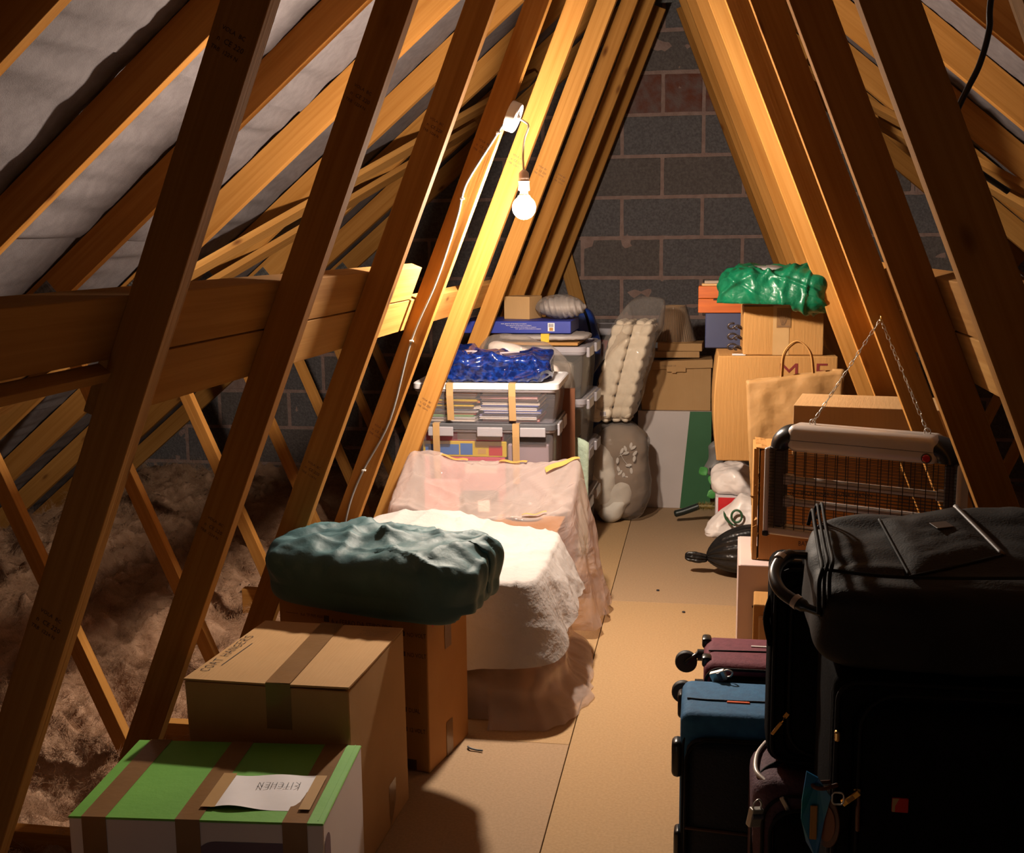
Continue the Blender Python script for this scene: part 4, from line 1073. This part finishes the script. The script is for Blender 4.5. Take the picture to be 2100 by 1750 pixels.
# --- big black suitcase
t = thing('suitcase', 'large upright black suitcase with a red square badge and gold lock', 'suitcase', (.398, 1.62, 0), 0)
MB().rbox(.0, .325, .008, .262, .004, .648, .020, 4).build('suitcase_shell', M['black_fab'], t, smooth=.7)
MB().rbox(.026, .318, -.010, .03, .02, .612, .030, 4).build('front_pocket', M['black_fab'], t, smooth=.7)
MB().tube(loop(.036, .314, .03, .630, .055, -.008), .0026, 8, True).build('piping', M['black_pipe'], t, smooth=3)
MB().tube(loop(.006, .320, .01, .640, .03, .010), .0035, 8, True).build('zipper', M['black_pipe'], t, smooth=3)
MB().tube(loop(.002, .324, .006, .644, .03, .035), .0030, 8, True).build('side_piping', M['black_pipe'], t, smooth=3)
b = MB().rbox(.083, .106, -.0125, -.009, .456, .478, .0015, 2).build('badge', M['red_card'], t)
MB().add([(.0835, -.0127, .4775), (.0835, -.0127, .457), (.0875, -.0127, .457), (.0875, -.0127, .466), (.093, -.0127, .4775)], [(0,1,2,3,4)]).build('badge_corner', M['tape_pale'], b)
for z in (.56,): MB().rbox(.002, .010, -.002, .008, z-.008, z+.008, .003, 2).build('gold_rivet', M['gold'], t)
mb = MB(); mb.rbox(-.0045, .0045, -.004, .004, -.026, .004, .001, 1); lk = mb.build('zip_lock', M['brass'], t, mw=T(.034, -.014, .482) @ Ry(.85))
MB().rbox(-.003, .003, -.005, -.0035, -.018, -.006, .0006, 1).build('lock_window', M['card_pale'], lk)
MB().tube(smoothpts([(.036, -.010, .482), (.037, -.014, .468), (.036, -.015, .455), (.037, -.014, .425)], 5), [.0022]*8+[.003]*8, 8).build('leather_pull', M['leather'], t, smooth=3)
MB().rbox(.030, .040, -.012, -.004, .478, .488, .002, 2).build('zip_slider', M['brass'], t)
# luggage tag hung on its side
t = thing('luggage_tag', 'blue and teal luggage tag on a brown strap beside the large black suitcase', 'luggage tag', (.365, 1.60, .49), 0)
pts_ = [(-.004, .022), (.012, .014), (.030, -.012), (.022, -.05), (.016, -.10), (.012, -.108), (-.002, -.085), (-.010, -.05), (-.010, -.02)]
mb = MB(); n_ = len(pts_)
mb.add([(x, -.002+.004*math.sin(z*60), z) for x, z in pts_] + [(x, .002+.004*math.sin(z*60), z) for x, z in pts_], [tuple(range(n_)), tuple(range(2*n_-1, n_-1, -1))] + [(i, i+n_, (i+1) % n_+n_, (i+1) % n_) for i in range(n_)])
mb.build('tag_body', M['tag_blue'], t)
MB().rbox(.002, .012, -.0050, -.0035, -.078, -.026, .001, 1).build('name_card', M['card_pale'], t)
MB().tube(smoothpts([(.04, .012, .0), (.02, -.002, .0), (.008, -.005, .002), (.006, .004, .004), (.03, .012, .004)], 5), .0032, 6).build('strap', M['leather'], t, smooth=3)
MB().tube(rr_poly and [(x, -.004, z) for x, z in rr_poly(.032, .048, -.022, -.004, .005, 4)], .0012, 6, True).build('buckle', M['steel'], t, smooth=3)
t = thing('leather_tag', 'round amber leather tag with stamped edge behind the blue luggage tag', 'luggage tag', (.392, 1.604, .435), 0)
MB().lathe([(.001, -.0015), (.030, -.0015), (.031, 0), (.030, .0015), (.001, .0015)], 32, M=T(0, 0, 0) @ Rz(-.5) @ Rx(math.pi/2) @ Matrix.Diagonal((.62, 1.25, 1, 1))).build('tag_disc', M['leather'], t, smooth=.6)
MB().lathe([(.001, -.0005), (.022, -.0005), (.022, .0025), (.001, .0025)], 28, M=T(-.001, -.001, 0) @ Rz(-.5) @ Rx(math.pi/2) @ Matrix.Diagonal((.62, 1.25, 1, 1))).build('tag_centre', M['amber'], t)
# --- soft holdall on top
t = thing('holdall', 'big soft black holdall lying across the tops of the black suitcases', 'bag', (.560, 1.765, .652), 0)
def hold(p, n):
    u = p.x/.19; v = p.y/.155
    top = max(0, p.z/.09)
    p = p + n*(.005*noise.noise(p*12)+.006*ridge(V((p.x*6+p.y*3, p.y*14, 3)))*top)
    if p.z > 0: p.z += top*(.030*v + .012*u + .016*math.exp(-((u-.75)/.35)**2)*(.5+.5*v)) - .004*ridge(V((p.x*9, p.y*22+p.x*8, 5)))*top
    if p.z < -.075: p.z = -.078
    if u < -.6 and top > .2: p.z -= .0
    return p
MB().blob(.190, .155, .079, 6, 44, hold).build('bag_body', M['black_soft'], t, smooth=3, loc=(0, 0, .079))
def ptop_(x, y):
    u, v = x/.19, y/.155
    return .160 + (.030*v+.012*u+.016*math.exp(-((u-.75)/.35)**2)*(.5+.5*v))*.93
q4 = [(-.076, .090), (.046, .128), (.078, -.05), (-.060, -.108)]
def pk(u, v):
    a = V((*q4[3], 0)).lerp(V((*q4[2], 0)), u); b = V((*q4[0], 0)).lerp(V((*q4[1], 0)), u); c = a.lerp(b, v)
    edge = min(1, 6*min(u, 1-u, v, 1-v))
    return (c.x, c.y, ptop_(c.x, c.y)+.002+.007*edge+.003*noise.noise(V((c.x*40, c.y*60, 2)))*edge)
pk_ = MB().grid(pk, 20, 18).build('flap_pocket', M['black_soft'], t, smooth=3)
bl_ = [pk(0, .01), pk(.0, .5), pk(0, 1)]; MB().tube(smoothpts(bl_, 6), .0024, 6).build('pocket_piping', M['black_pipe'], pk_, smooth=3)
bl_ = [pk(1, 0), pk(1, .5), pk(1, 1)]; MB().tube(smoothpts(bl_, 6), .0042, 6).build('pocket_piping', M['grey_badge'], pk_, smooth=3)
bl_ = [pk(0, 0), pk(.5, 0), pk(1, 0)]; MB().tube(smoothpts(bl_, 6), .0020, 6).build('pocket_piping', M['black_pipe'], pk_, smooth=3)
c = pk(.62, .62); MB().rbox(-.014, .014, -.012, .012, 0, .0018, .0006, 1).build('badge', M['grey_badge'], pk_, loc=(c[0], c[1], c[2]+.0005), rot=(.12, -.05, .35))
for k, (dx, r) in enumerate(((0, .0032), (.007, .0026), (.014, .0028))):
    lp = []
    for a, b, z in ((-.186, -.13, .085), (-.187, -.13, .13), (-.183, -.125, .150), (-.180, -.05, .154), (-.178, .05, .170), (-.176, .125, .178), (-.181, .135, .15)):
        lp.append((a+dx, b, z + (.007 if k else 0) + .002*k))
    MB().tube(smoothpts(lp, 5), r, 6).build('zipper' if k == 1 else 'piping', M['black_pipe'], t, smooth=3)
MB().tube(smoothpts([(-.183, -.125, .150), (-.10, -.150, .150), (.0, -.153, .152), (.15, -.152, .158)], 6), .0028, 6).build('piping', M['black_pipe'], t, smooth=3)
hp = smoothpts([(-.185, .035, .125), (-.222, .02, .128), (-.243, -.03, .115), (-.236, -.075, .10), (-.205, -.105, .088), (-.180, -.115, .082)], 6)
rr_ = [.006 if (i < 5 or i > 24) else .0095 for i in range(len(hp))]
MB().tube(hp, rr_, 12).build('grab_handle', M['black_plastic'], t, smooth=3)
MB().tube([(-.218, -.095, .093), (-.212, -.1, .090)], .0108, 12).build('handle_collar', M['alu'], t, smooth=.8)
MB().tube([(-.230, .012, .127), (-.236, .0, .1245)], .0104, 12).build('handle_collar', M['alu'], t, smooth=.8)

# --- blush carton, torn carton, flat carton
t = thing('cardboard_box', 'blush white carton on the floor under the torn cardboard carton', 'box', (.310, 3.115, 0), -.02)
w, d, h = .44, .315, .388
MB().box(0, w, 0, d, 0, h).build('box_body', M['pinkish'], t, bevel=.003)
MB().box(-.004, .003, .0, d, 0, h-.002).build('side_flap', M['pinkish'], t, bevel=.001)
m_ = MB().tube(loop(.032, .062, .0, .040, .010, 0), .0008, 5, True, M=T(0, .13, h+.0005) @ Rx(math.pi/2) @ Rz(0) ); m_.build('handle_cutout', M['paper'], t)
pt = MB(); pt.box(.040, .062, -.0012, -.0006, .205, .268); pt.box(.035, .044, -.0012, -.0006, .268, .274); pt.build('printed_label', M['ink'], t)
pt = MB(); text_into(pt, 'H8', 0, 0, .012, T(.044, -.0016, .235) @ Rx(math.pi/2)); text_into(pt, 'S4', 0, 0, .010, T(.045, -.0016, .215) @ Rx(math.pi/2)); pt.build('label_print', M['pinkish'], t)
pt = MB(); text_into(pt, '61', 0, 0, .010, T(.041, -.0016, .19) @ Rx(math.pi/2)); pt.build('printed_text', M['ink_red'], t)
t = thing('cardboard_box', 'torn cardboard carton printed BATCH NO behind the insect killer', 'box', (.355, 3.165, .3895), -.02)
w, d, h = .37, .165, .312
mb = MB(); mb.box(.006, w, 0, d, 0, h-.003); mb.build('box_body', M['card_dark'], t, bevel=.004)
mb = MB(); mb.box(-.012, .001, .004, d-.01, .0, h); mb.build('loose_side_flap', M['card_pale'], t, bevel=.001)
def torn(u, v): return (-.006+(w+.006)*u, d*v, h+.002*noise.noise(V((u*9, v*9, 2))) + (.006*rnd.random() if u < .06 else 0))
MB().grid(torn, 26, 12).build('top_flap', M['card_pale'], t, solid=.003)
mb = MB()
for k in range(16):
    z = h*(.55+.5*k/16) if k < 9 else h*(k-9)/14
    x = rnd.uniform(-.012, .006); y = rnd.uniform(-.004, .012)
    mb.add([(x, y, z), (x+rnd.uniform(-.012, .012), y-.004, z+rnd.uniform(-.006, .012)), (x+.006, y+.004, z+.010)], [(0,1,2)])
mb.build('torn_edges', M['card_pale'], t, solid=.0012)
pt = MB(); MF = T(0, -.0022, 0) @ Rx(math.pi/2)
for k, s in enumerate(('ITEM: UV SUNDRY', 'QTY PACK: INNER 6 OUTER CARTON', 'DIM: 52 x 46 x OUTER CARTON')): text_into(pt, s, .085, .218-.032*k, .016, MF, sx=.8)
for k, s in enumerate(('WEIGHT:', 'BATCH NO:', 'DATE OF EXP:')): text_into(pt, s, .112, .070-.0245*k, .0185, MF, sx=.78)
pt.build('printed_text', M['ink'], t)
o = MB().box(0, .40, 0, .245, 0, .1335).build('flat_carton', M['card'], loc=(.436, 3.06, .7045), rot=(0, 0, -.17), bevel=.002); tag(o, 'long flat cardboard carton lying on the torn carton behind the insect killer', 'box')
t = thing('cardboard_box', 'small taped cardboard box squeezed before the blush carton', 'box', (.342, 2.975, 0), -.05)
MB().box(0, .20, 0, .12, 0, .322).build('box_body', M['card_pale'], t, bevel=.004)
MB().rbox(.014, .2, -.006, .01, .06, .292, .004, 1).build('packing_tape', M['tape_pale'], t, smooth=.5)
hm = MB(); hand_into(hm, 'TENT', .025, .265, .02, T(0, -.0068, 0) @ Rx(math.pi/2)); hm.build('handwriting', M['ink'], t)

# --- hanging insect killer
t = thing('insect_killer', 'silver electric insect killer with a black grid hanging by chains from the web', 'insect killer', (.558, 2.615, .588), -.42)
W = .425; hw = W/2
mb = MB(); mb.rbox(-hw+.045, hw-.045, -.037, .037, .200, .262, .018, 5); mb.build('top_housing', M['alu'], t, smooth=.7)
MB().box(-hw+.05, hw-.05, -.0378, -.0368, .2275, .2285).build('housing_groove', M['slate'], t)
for s in (-1, 1):
    mb = MB()
    def cap(u, v, s=s):
        a = math.pi/2*u; b = 2*math.pi*v; r = .0285
        cxx, czz = s*(hw-.055), .205+.0
        R_ = .0285
        x = cxx + s*(.0275+R_*math.cos(b)*.97)*math.sin(a); z = czz + (.0275+R_*math.cos(b)*.97)*math.cos(a)
        return (x, R_*1.28*math.sin(b), z)
    mb.grid(cap, 12, 16)
    mb.build('corner_cap', M['black_plastic'], t, smooth=3)
    MB().rbox(s*(hw)-.006, s*(hw)+.006, -.034, .034, .006, .205, .005, 3).build('side_post', M['alu'], t, smooth=.7)
    MB().rbox(s*(hw)-.007, s*(hw)+.007, -.036, .036, -.004, .010, .004, 2).build('post_foot', M['black_plastic'], t, smooth=.7)
MB().rbox(-hw, hw, -.030, .030, .0, .018, .006, 3).build('collecting_tray', M['alu'], t, smooth=.7)
MB().box(-hw+.05, hw-.1, -.012, .012, .018, .021).build('tray_insert', M['white2'], t)
for s in (-1, 1): MB().rbox(s*(hw-.024)-.010, s*(hw-.024)+.010, -.018, .018, .018, .200, .003, 1).build('end_bracket', M['grey_badge'], t)
gm = MB()
for yy in (-.030, .030):
    for k in range(24): z = .024 + .0074*k; gm.tube([(-hw+.006, yy, z), (hw-.006, yy, z)], .0007, 4)
    for k in range(17):
        x = -hw+.02+(W-.04)*k/16; gm.tube([(x, yy, .018), (x, yy, .202)], .0009 if k % 2 else .0012, 4)
gm.build('wire_grid', M['wire'], t)
for z in (.078, .130):
    MB().tube([(-hw+.030, 0, z), (hw-.030, 0, z)], .0085, 14).build('lamp_tube', M['tube_glass'], t, smooth=.8)
    for s in (-1, 1):
        MB().rbox(s*(hw-.04)-.012, s*(hw-.04)+.012, -.012, .012, z-.012, z+.012, .003, 1).build('tube_socket', M['alu'], t)
MB().lathe([(.011, -.002), (.011, .002), (.009, .003)], 24, M=T(hw-.068, -.0375, .215) @ Rx(math.pi/2)).build('switch_bezel', M['black_plastic'], t)
MB().lathe([(.0085, 0), (.0085, .003), (.006, .0048)], 24, M=T(hw-.068, -.038, .215) @ Rx(math.pi/2)).build('power_switch', M['red_lens'], t, smooth=.6)
# chains to the hook (hook in world at .598, 2.725, 1.092)
inv = (T(.558, 2.615, .588) @ Rz(-.42)).inverted()
hook = inv @ V((.598, 2.722, 1.085))
for sx in (-.118, .135):
    A = V((sx, 0, .266)); B = hook; mb = MB(); L = (B-A).length; n = int(L/.0135); d = (B-A)/L
    o1 = d.orthogonal().normalized(); o2 = d.cross(o1)
    for k in range(n):
        c = A + d*(L*(k+.5)/n); sd = o1 if k % 2 else o2; hl = L/n*.72
        a0 = rnd.uniform(-.4, .4); sd = (sd*math.cos(a0) + d.cross(sd)*math.sin(a0))
        mb.tube([c - d*hl, c - d*hl*.4 + sd*.0032, c + d*hl*.5 + sd*.0026, c + d*hl, c + d*hl*.5 - sd*.0026, c - d*hl*.4 - sd*.0032], .0008, 5, True)
    mb.build('hanging_chain', M['steel'], t)
    MB().tube(smoothpts([(sx-.006, 0, .262), (sx-.006, 0, .270), (sx, 0, .274), (sx+.006, 0, .270), (sx+.006, 0, .262)], 4), .0013, 6).build('chain_eye', M['steel'], t, smooth=3)
o = MB().tube(smoothpts([(0, .018, 0), (0, .004, 0), (0, -.006, -.002), (0, -.008, -.010), (0, .0, -.014), (0, .004, -.008)], 4), .0018, 8).build('brass_hook', M['brass'], loc=(.598, 2.722, 1.094), smooth=3); tag(o, 'small brass hook in the web holding the insect killer chains', 'hook')

# --- paper bag with its plinth
o = MB().box(.43, .70, 3.53, 3.88, 0, .43).build('cardboard_box', M['card'], bevel=.003); tag(o, 'cardboard box hidden under the brown paper bag', 'box')
t = thing('paper_bag', 'creased brown paper carrier bag with one rope handle up', 'bag', (.50, 3.705, .432), -.10)
def face(sy):
    def fn(u, v):
        x0 = -.135-.028*v; x1 = .125+.010*v
        z = (.392+.042*u)*v
        x = x0+(x1-x0)*u
        cr = .007*noise.noise(V((u*5, v*6, sy))) + .010*ridge(V((u*3+v*2, v*3, sy*2))) + .004*noise.noise(V((u*14, v*16, sy)))
        return (x, sy*(.055*(1-.75*v**2)) - (cr)*1.0 , z)
    return fn
mb = MB(); mb.grid(face(-1), 26, 30); mb.build('front_panel', M['kraft'], t, smooth=3, solid=.0012)
mb = MB(); mb.grid(face(1), 26, 30); mb.build('back_panel', M['kraft'], t, smooth=3, solid=.0012)
for s in (0, 1):
    def gus(u, v, s=s):
        f = face(-1)(s, v); b_ = face(1)(s, v)
        m = 1-abs(2*u-1); inx = (.035 if s == 0 else -.035)*m*(v)
        return (f[0]+(b_[0]-f[0])*u+inx, f[1]+(b_[1]-f[1])*u, f[2])
    MB().grid(gus, 8, 20).build('side_gusset', M['kraft'], t, smooth=.5, solid=.0012)
for sy, up in ((-1, 1),):
    hpts = smoothpts([(-.055, -.014, .36), (-.055, -.016, .42), (-.048, -.016, .485), (-.01, -.016, .520), (.028, -.016, .49), (.040, -.016, .43), (.042, -.014, .38)], 6)
    MB().tube(hpts, .0026, 8).build('rope_handle', M['card_pale'], t, smooth=3)
    MB().tube([(p.x+.004, p.y+.006, p.z-.004) for p in hpts], .0026, 8).build('rope_handle', M['card_pale'], t, smooth=3)
# --- carton with block letters and what is piled on it
o = MB().box(.462, .79, 4.15, 4.445, 0, .492).build('cardboard_box', M['card_dark'], bevel=.003); tag(o, 'plain box on the floor carrying the tall carton with red block letters', 'box')
t = thing('cardboard_box', 'large creased carton with red block letters behind the brown paper bag', 'box', (.252, 4.075, .494), .015)
w, d, h = .405, .40, .372
mb = MB(); n_ = 14
prof_ = [(-.013*math.sin(math.pi*k/n_), h*k/n_) for k in range(n_+1)] + [(w, h), (w, 0)]
k_ = len(prof_)
mb.add([(x, 0, z) for x, z in prof_] + [(x, d, z) for x, z in prof_], [tuple(range(k_-1, -1, -1)), tuple(range(k_, 2*k_))] + [(i, (i+1) % k_, (i+1) % k_+k_, i+k_) for i in range(k_)])
mb.build('box_body', M['card_pale'], t, bevel=.004)
pt = MB(); MF = T(.205, -.0012, h-.078) @ Rx(math.pi/2)
text_into(pt, 'M', .0, 0, .078, MF, sx=1.2); pt.build('printed_letter', M['ink_red'], t)
pt = MB(); text_into(pt, 'E', .122, 0, .078, MF, sx=1.2); pt.build('printed_letter', M['ink_red'], t)
o = MB().box(.30, .345, 4.085, 4.13, .8675, .869).build('paper_slip', M['paper'], rot=(0,0,0)); tag(o, 'white paper slip on the carton below the wrought iron pieces', 'paper')
t = thing('cardboard_box', 'taped cardboard carton under the green polythene bundle', 'box', (.337, 4.10, .8675), .02)
w, d, h = .272, .22, .170
MB().box(0, w, 0, d, 0, h).build('box_body', M['card_pale'], t, bevel=.003)
tape(MB(), .10, .155, [(-e, 0), (-e, h+e), (d, h+e)]).build('packing_tape', M['tape_pale'], t)
pt = MB(); pt.box(.112, .160, -.002, -.0014, h-.075, h-.006); pb = pt.build('printed_panel', M['tape'], t)
pt = MB()
for k in range(6): pt.tube([(.128+.002*k, -.0024, h-.066), (.122+.006*k, -.0024, h-.038+.004*(k % 2)), (.118+.009*k, -.0024, h-.015)], .0008, 4)
pt.box(.116, .156, -.003, -.002, h-.071, h-.068); pt.build('printed_emblem', M['ink_grey'], pb)
t = thing('rolled_bundle', 'crumpled green polythene bundle on the taped carton, sagging at one end', 'bundle', (.436, 4.05, 1.0415), -.32)
def gb(p, n):
    p = p + n*(.010*ridge(V((p.x*7, p.y*9, p.z*8+p.x*5)))+.008*noise.noise(p*13)+.009*crease(V((p.x, p.z+p.y*.7, 0)), 9, 2)+.004*ridge(V((p.x*40, p.y*14, p.z*14))))
    if p.x < -.12: p.z -= .02*((-.12-p.x)/.08); 
    if p.x > .08: p.z -= .035*((p.x-.08)/.12)*(1 if p.z < 0 else .35)
    elif p.z < -.045: p.z = -.052
    return p
MB().blob(.178, .085, .060, 3.6, 44, gb).build('polythene', M['green_bag'], t, smooth=3, loc=(0, 0, .062))
def gt(p, n): return p + n*.004*noise.noise(p*20)
MB().blob(.07, .05, .012, 2.5, 14, gt).build('grey_tape_patch', M['grey_poly'], t, smooth=3, loc=(-.03, .0, .125))
o = MB().rbox(.205, .50, 4.35, 4.47, .868, .998, .003, 1).build('flat_box', M['navy_card']); tag(o, 'navy blue box under the orange wooden case on the carton', 'box')
t = thing('wooden_case', 'orange wooden hinged case with pale books on top', 'case', (.178, 4.345, .999), 0)
MB().rbox(0, .30, 0, .13, 0, .052, .002, 1).build('case_base', M['orange_wood'], t)
MB().rbox(0, .30, 0, .13, .0535, .098, .002, 1).build('case_lid', M['orange_wood'], t)
MB().rbox(.055, .10, -.002, .003, .046, .052, .001, 1).build('hinge', M['iron'], t)
for k, (hh, c) in enumerate(((.008, 'card'), (.010, 'duvet_brown'))):
    o = MB().rbox(.012+.01*k, .26, .01, .12, 0, hh, .002, 1).build('board_book', M[c], loc=(.178, 4.345, 1.0975+.0085*k)); tag(o, ('lower' if k == 0 else 'upper') + ' of two thin pale books lying on the orange wooden case', 'book')
for k in range(3):
    t = thing('iron_scroll', ['lowest', 'middle', 'topmost'][k] + ' of three wrought iron scrolls stacked beside the taped carton', 'ironwork', (.298, 4.19, .872+.036*k), .0, 'wrought iron scrolls on the carton')
    mb = MB()
    sp = [(.020*math.cos(a)*(1-a/9)+.0, -.02+.004*k, .016+.015*math.sin(a)*(1-a/9)) for a in [k*.5 + i*.45 for i in range(14)]]
    mb.tube(sp, .0035, 7)
    mb.build('scroll', M['iron'], t, smooth=3)
    MB().tube([(.02, -.02+.004*k, .016), (.034, .03, .006)], .0035, 7).build('bar', M['iron'], t, smooth=3)
    MB().tube([(x_-.0, -.045, z_) for x_, z_ in [(.015*math.cos(a)*(1-a/8)+.018, .014+.012*math.sin(a)*(1-a/8)) for a in [i*.5 for i in range(11)]]], .003, 7).build('scroll', M['iron'], t, smooth=3)

# --- bags on the floor behind the blush carton
t = thing('cardboard_box', 'red glossy carton with white edges beneath the white polythene bag', 'box', (.262, 4.62, 0), .0)
MB().box(.006, .34, 0, .30, 0, .240).build('box_body', M['red_card'], t, bevel=.002)
MB().box(-.004, .006, 0, .30, 0, .243).build('side_flap', M['white_card'], t, bevel=.001)
MB().box(.0, .34, -.0, .30, .2405, .2425).build('top_flap', M['white_card'], t)
def wb(p, n):
    q = p + n*(.014*ridge(V((p.x*9, p.y*7, p.z*9+p.x*6)))+.010*noise.noise(p*16)+.004*ridge(p*30))
    return q
def wb1(p, n):
    q = wb(p, n); q.z -= .03*max(0, q.x/.12); q.z = max(q.z, -.049); return q
o = MB().blob(.135, .11, .052, 3, 28, wb1).build('plastic_bag', M['white_bag'], loc=(.385, 4.74, .294), smooth=3); tag(o, 'crumpled plain white polythene bag on the red carton', 'bag')
t = thing('plastic_bag', 'white carrier bag with a dark green ring print slumped before the red carton', 'bag', (.372, 4.532, .192), 0)
def wb2(p, n):
    q = wb(p, n)
    if q.x < -.02: k = (-.02-q.x)/.12; q.z = q.z*(1-.6*k) - .055*k
    if q.z < -.04: q.z -= .01
    return q
MB().blob(.145, .065, .066, 3, 30, wb2).build('bag_body', M['white_bag'], t, smooth=3)
mb = MB()
mb.tube([(-.035+.020*math.cos(a), -.092, .015+.024*math.sin(a)) for a in [math.pi*2*k/24 for k in range(24)]], .0045, 8, True)
mb.tube(smoothpts([(-.085, -.092, .035), (-.075, -.093, .005), (-.055, -.094, -.015), (-.040, -.092, -.022)], 5), [.001, .002, .004, .005, .005, .0055, .005, .005, .005, .0045, .004, .004, .003, .003, .003, .002], 8)
mb.build('bag_print', M['bag_print'], t, smooth=3)
t = thing('bin_bag', 'knotted black polythene bag with its neck toward the aisle', 'bag', (.337, 4.34, .0), .0)
def bb(p, n):
    u = (p.x+.115)/.23
    k = max(0, min(1, u))**.4
    q = p.copy(); ang = math.atan2(q.z, q.y)
    q.y *= (.10+.9*k); q.z *= (.14+.86*k)
    r = .006*math.sin(ang*16)*(1-k*.6)
    q += V((0, math.cos(ang), math.sin(ang)))*r
    q.z += -.045*(1-k)+.0
    q.z = max(q.z, -.098)
    return q
MB().blob(.115, .11, .105, 2.6, 30, bb).build('bag_body', M['bin_bag'], t, smooth=3, loc=(0, 0, .11))
def knot(p, n): return p + n*(.004*math.sin(math.atan2(p.z, p.y)*9)+.003*noise.noise(p*60))
MB().blob(.042, .018, .017, 2.4, 16, knot).build('bag_knot', M['bin_bag'], t, smooth=3, loc=(-.152, 0, .066), rot=(0, .1, 0))
# black polythene between the carton and the gable box, grey bag, leaves
def blk(p, n): return p + n*(.012*ridge(p*14)+.008*noise.noise(p*20))
o = MB().blob(.055, .06, .23, 3, 26, blk).build('plastic_bag', M['bin_bag'], loc=(.325, 5.42, .245), smooth=3); tag(o, 'upright black polythene bundle beside the green banded box', 'bag')
o = MB().blob(.06, .05, .03, 3, 18, blk).build('plastic_bag', M['bin_bag'], loc=(.385, 4.49, .44), smooth=3); tag(o, 'black polythene scrap tucked beneath the tall carton', 'bag')
o = MB().blob(.035, .02, .075, 3, 16, blk).build('plastic_bag', M['grey_poly'], loc=(.262, 5.24, .285), rot=(0, .2, 0), smooth=3); tag(o, 'small grey polythene bag hanging before the black bundle', 'bag')
t = thing('artificial_branch', 'dark handled artificial branch with gold bristles and green fabric leaves on the floor', 'artificial plant', (.17, 5.15, .0), 0)
MB().tube(smoothpts([(-.090, .0, .040), (-.05, 0, .052), (.0, 0, .072), (.02, 0, .08)], 5), [.010]+[.0155]*15, 12).build('handle', M['dark_green'], t, smooth=3)
mb = MB()
for k in range(420):
    s_ = rnd.random(); a = rnd.uniform(0, 2*math.pi); x = .015+.085*s_; zc = .08-.0*s_
    r = .022+.006*rnd.random()
    p0_ = V((x, 0, zc)); p1_ = p0_ + V((rnd.uniform(-.01, .01), r*math.cos(a), r*math.sin(a)))
    sd = V((.0012, 0, 0)) if abs(math.cos(a)) > .3 else V((0, .0012, 0))
    mb.add([p0_-sd, p0_+sd, p1_], [(0,1,2)])
mb.tube([(.01, 0, .08), (.10, 0, .08)], .012, 8)
mb.build('bristles', M['bristle'], t)
for k, (x, z, a) in enumerate(((.055, .130, .4), (.050, .225, 2.2), (.07, .185, 1.2))):
    def lf_(u, v): 
        wd = .030*math.sin(math.pi*min(1, u*.95+.03))
        px, py = .046*u, (v-.5)*1.5*wd
        return (x + px*math.cos(a)-py*math.sin(a), -.02+.006*math.sin(u*3)+.006*abs(v-.5), z + px*math.sin(a)+py*math.cos(a))
    MB().grid(lf_, 10, 6).build('fabric_leaf', M['leaf_green'], t, smooth=3, solid=.001)
MB().tube(smoothpts([(.1, 0, .08), (.09, 0, .14), (.075, -.01, .2), (.065, -.015, .26)], 5), .003, 6).build('stem', M['dark_green'], t, smooth=3)

# --- scraps on the floor
t = MB().tube(smoothpts([(-.022, .012, .004), (-.014, .0, .006), (.004, -.004, .004), (.02, -.008, .005)], 5), .0026, 6).build('cable_offcut', M['scrap'], loc=(-.348, 2.688, 0), smooth=3); tag(t, 'short grey offcut lying on the floor by the tall brown box', 'scrap')
for k, (x, y) in enumerate(((.148, 3.86), (.05, 4.10))):
    o = MB().blob(.006, .005, .003, 2, 4).build('floor_speck', M['ink'], loc=(x, y, .003)); tag(o, ['dark speck on the floor beyond the cross joint', 'tiny dark speck on the floor nearer the black bag'][k], 'speck')

# ------------------------------------------------------------------ camera, light, view
def aim(yaw, pitch, roll):
    cy, sy = math.cos(yaw), math.sin(yaw)
    F = V((-sy*math.cos(pitch), cy*math.cos(pitch), math.sin(pitch))); Rg = V((cy, sy, 0)); U = Rg.cross(F)
    c, s = math.cos(roll), math.sin(roll)
    return (c*Rg + s*U), (-s*Rg + c*U), F
cam = bpy.data.cameras.new('camera'); co = bpy.data.objects.new('camera', cam); COL.objects.link(co)
r_, u_, f_ = aim(.16747, -.15900, -.01012)
co.matrix_world = Matrix(((r_.x, u_.x, -f_.x, .2084), (r_.y, u_.y, -f_.y, 0), (r_.z, u_.z, -f_.z, 1.267), (0,0,0,1)))
cam.sensor_fit = 'HORIZONTAL'; cam.sensor_width = 36; cam.lens = 36*2365.85/2100; cam.clip_start = .05
SC.camera = co
# unseen fill light, added low in front of the camera to brighten near faces
la = bpy.data.lights.new('fill_light', 'POINT'); la.energy = 1.0; la.color = (1, .93, .88); la.shadow_soft_size = .12
lo = bpy.data.objects.new('fill_light', la); COL.objects.link(lo); lo.location = (-.45, .42, .16)
w = bpy.data.worlds.new('world'); SC.world = w; w.use_nodes = True
bg = w.node_tree.nodes['Background']; bg.inputs[0].default_value = (1, .9, .85, 1); bg.inputs[1].default_value = .012
SC.view_settings.view_transform = 'Standard'; SC.view_settings.look = 'None'; SC.view_settings.gamma = 1; SC.view_settings.exposure = 0
SC.view_settings.use_curve_mapping = False
SC.cycles.diffuse_bounces = 2; SC.cycles.transparent_max_bounces = 24; SC.cycles.max_bounces = 16
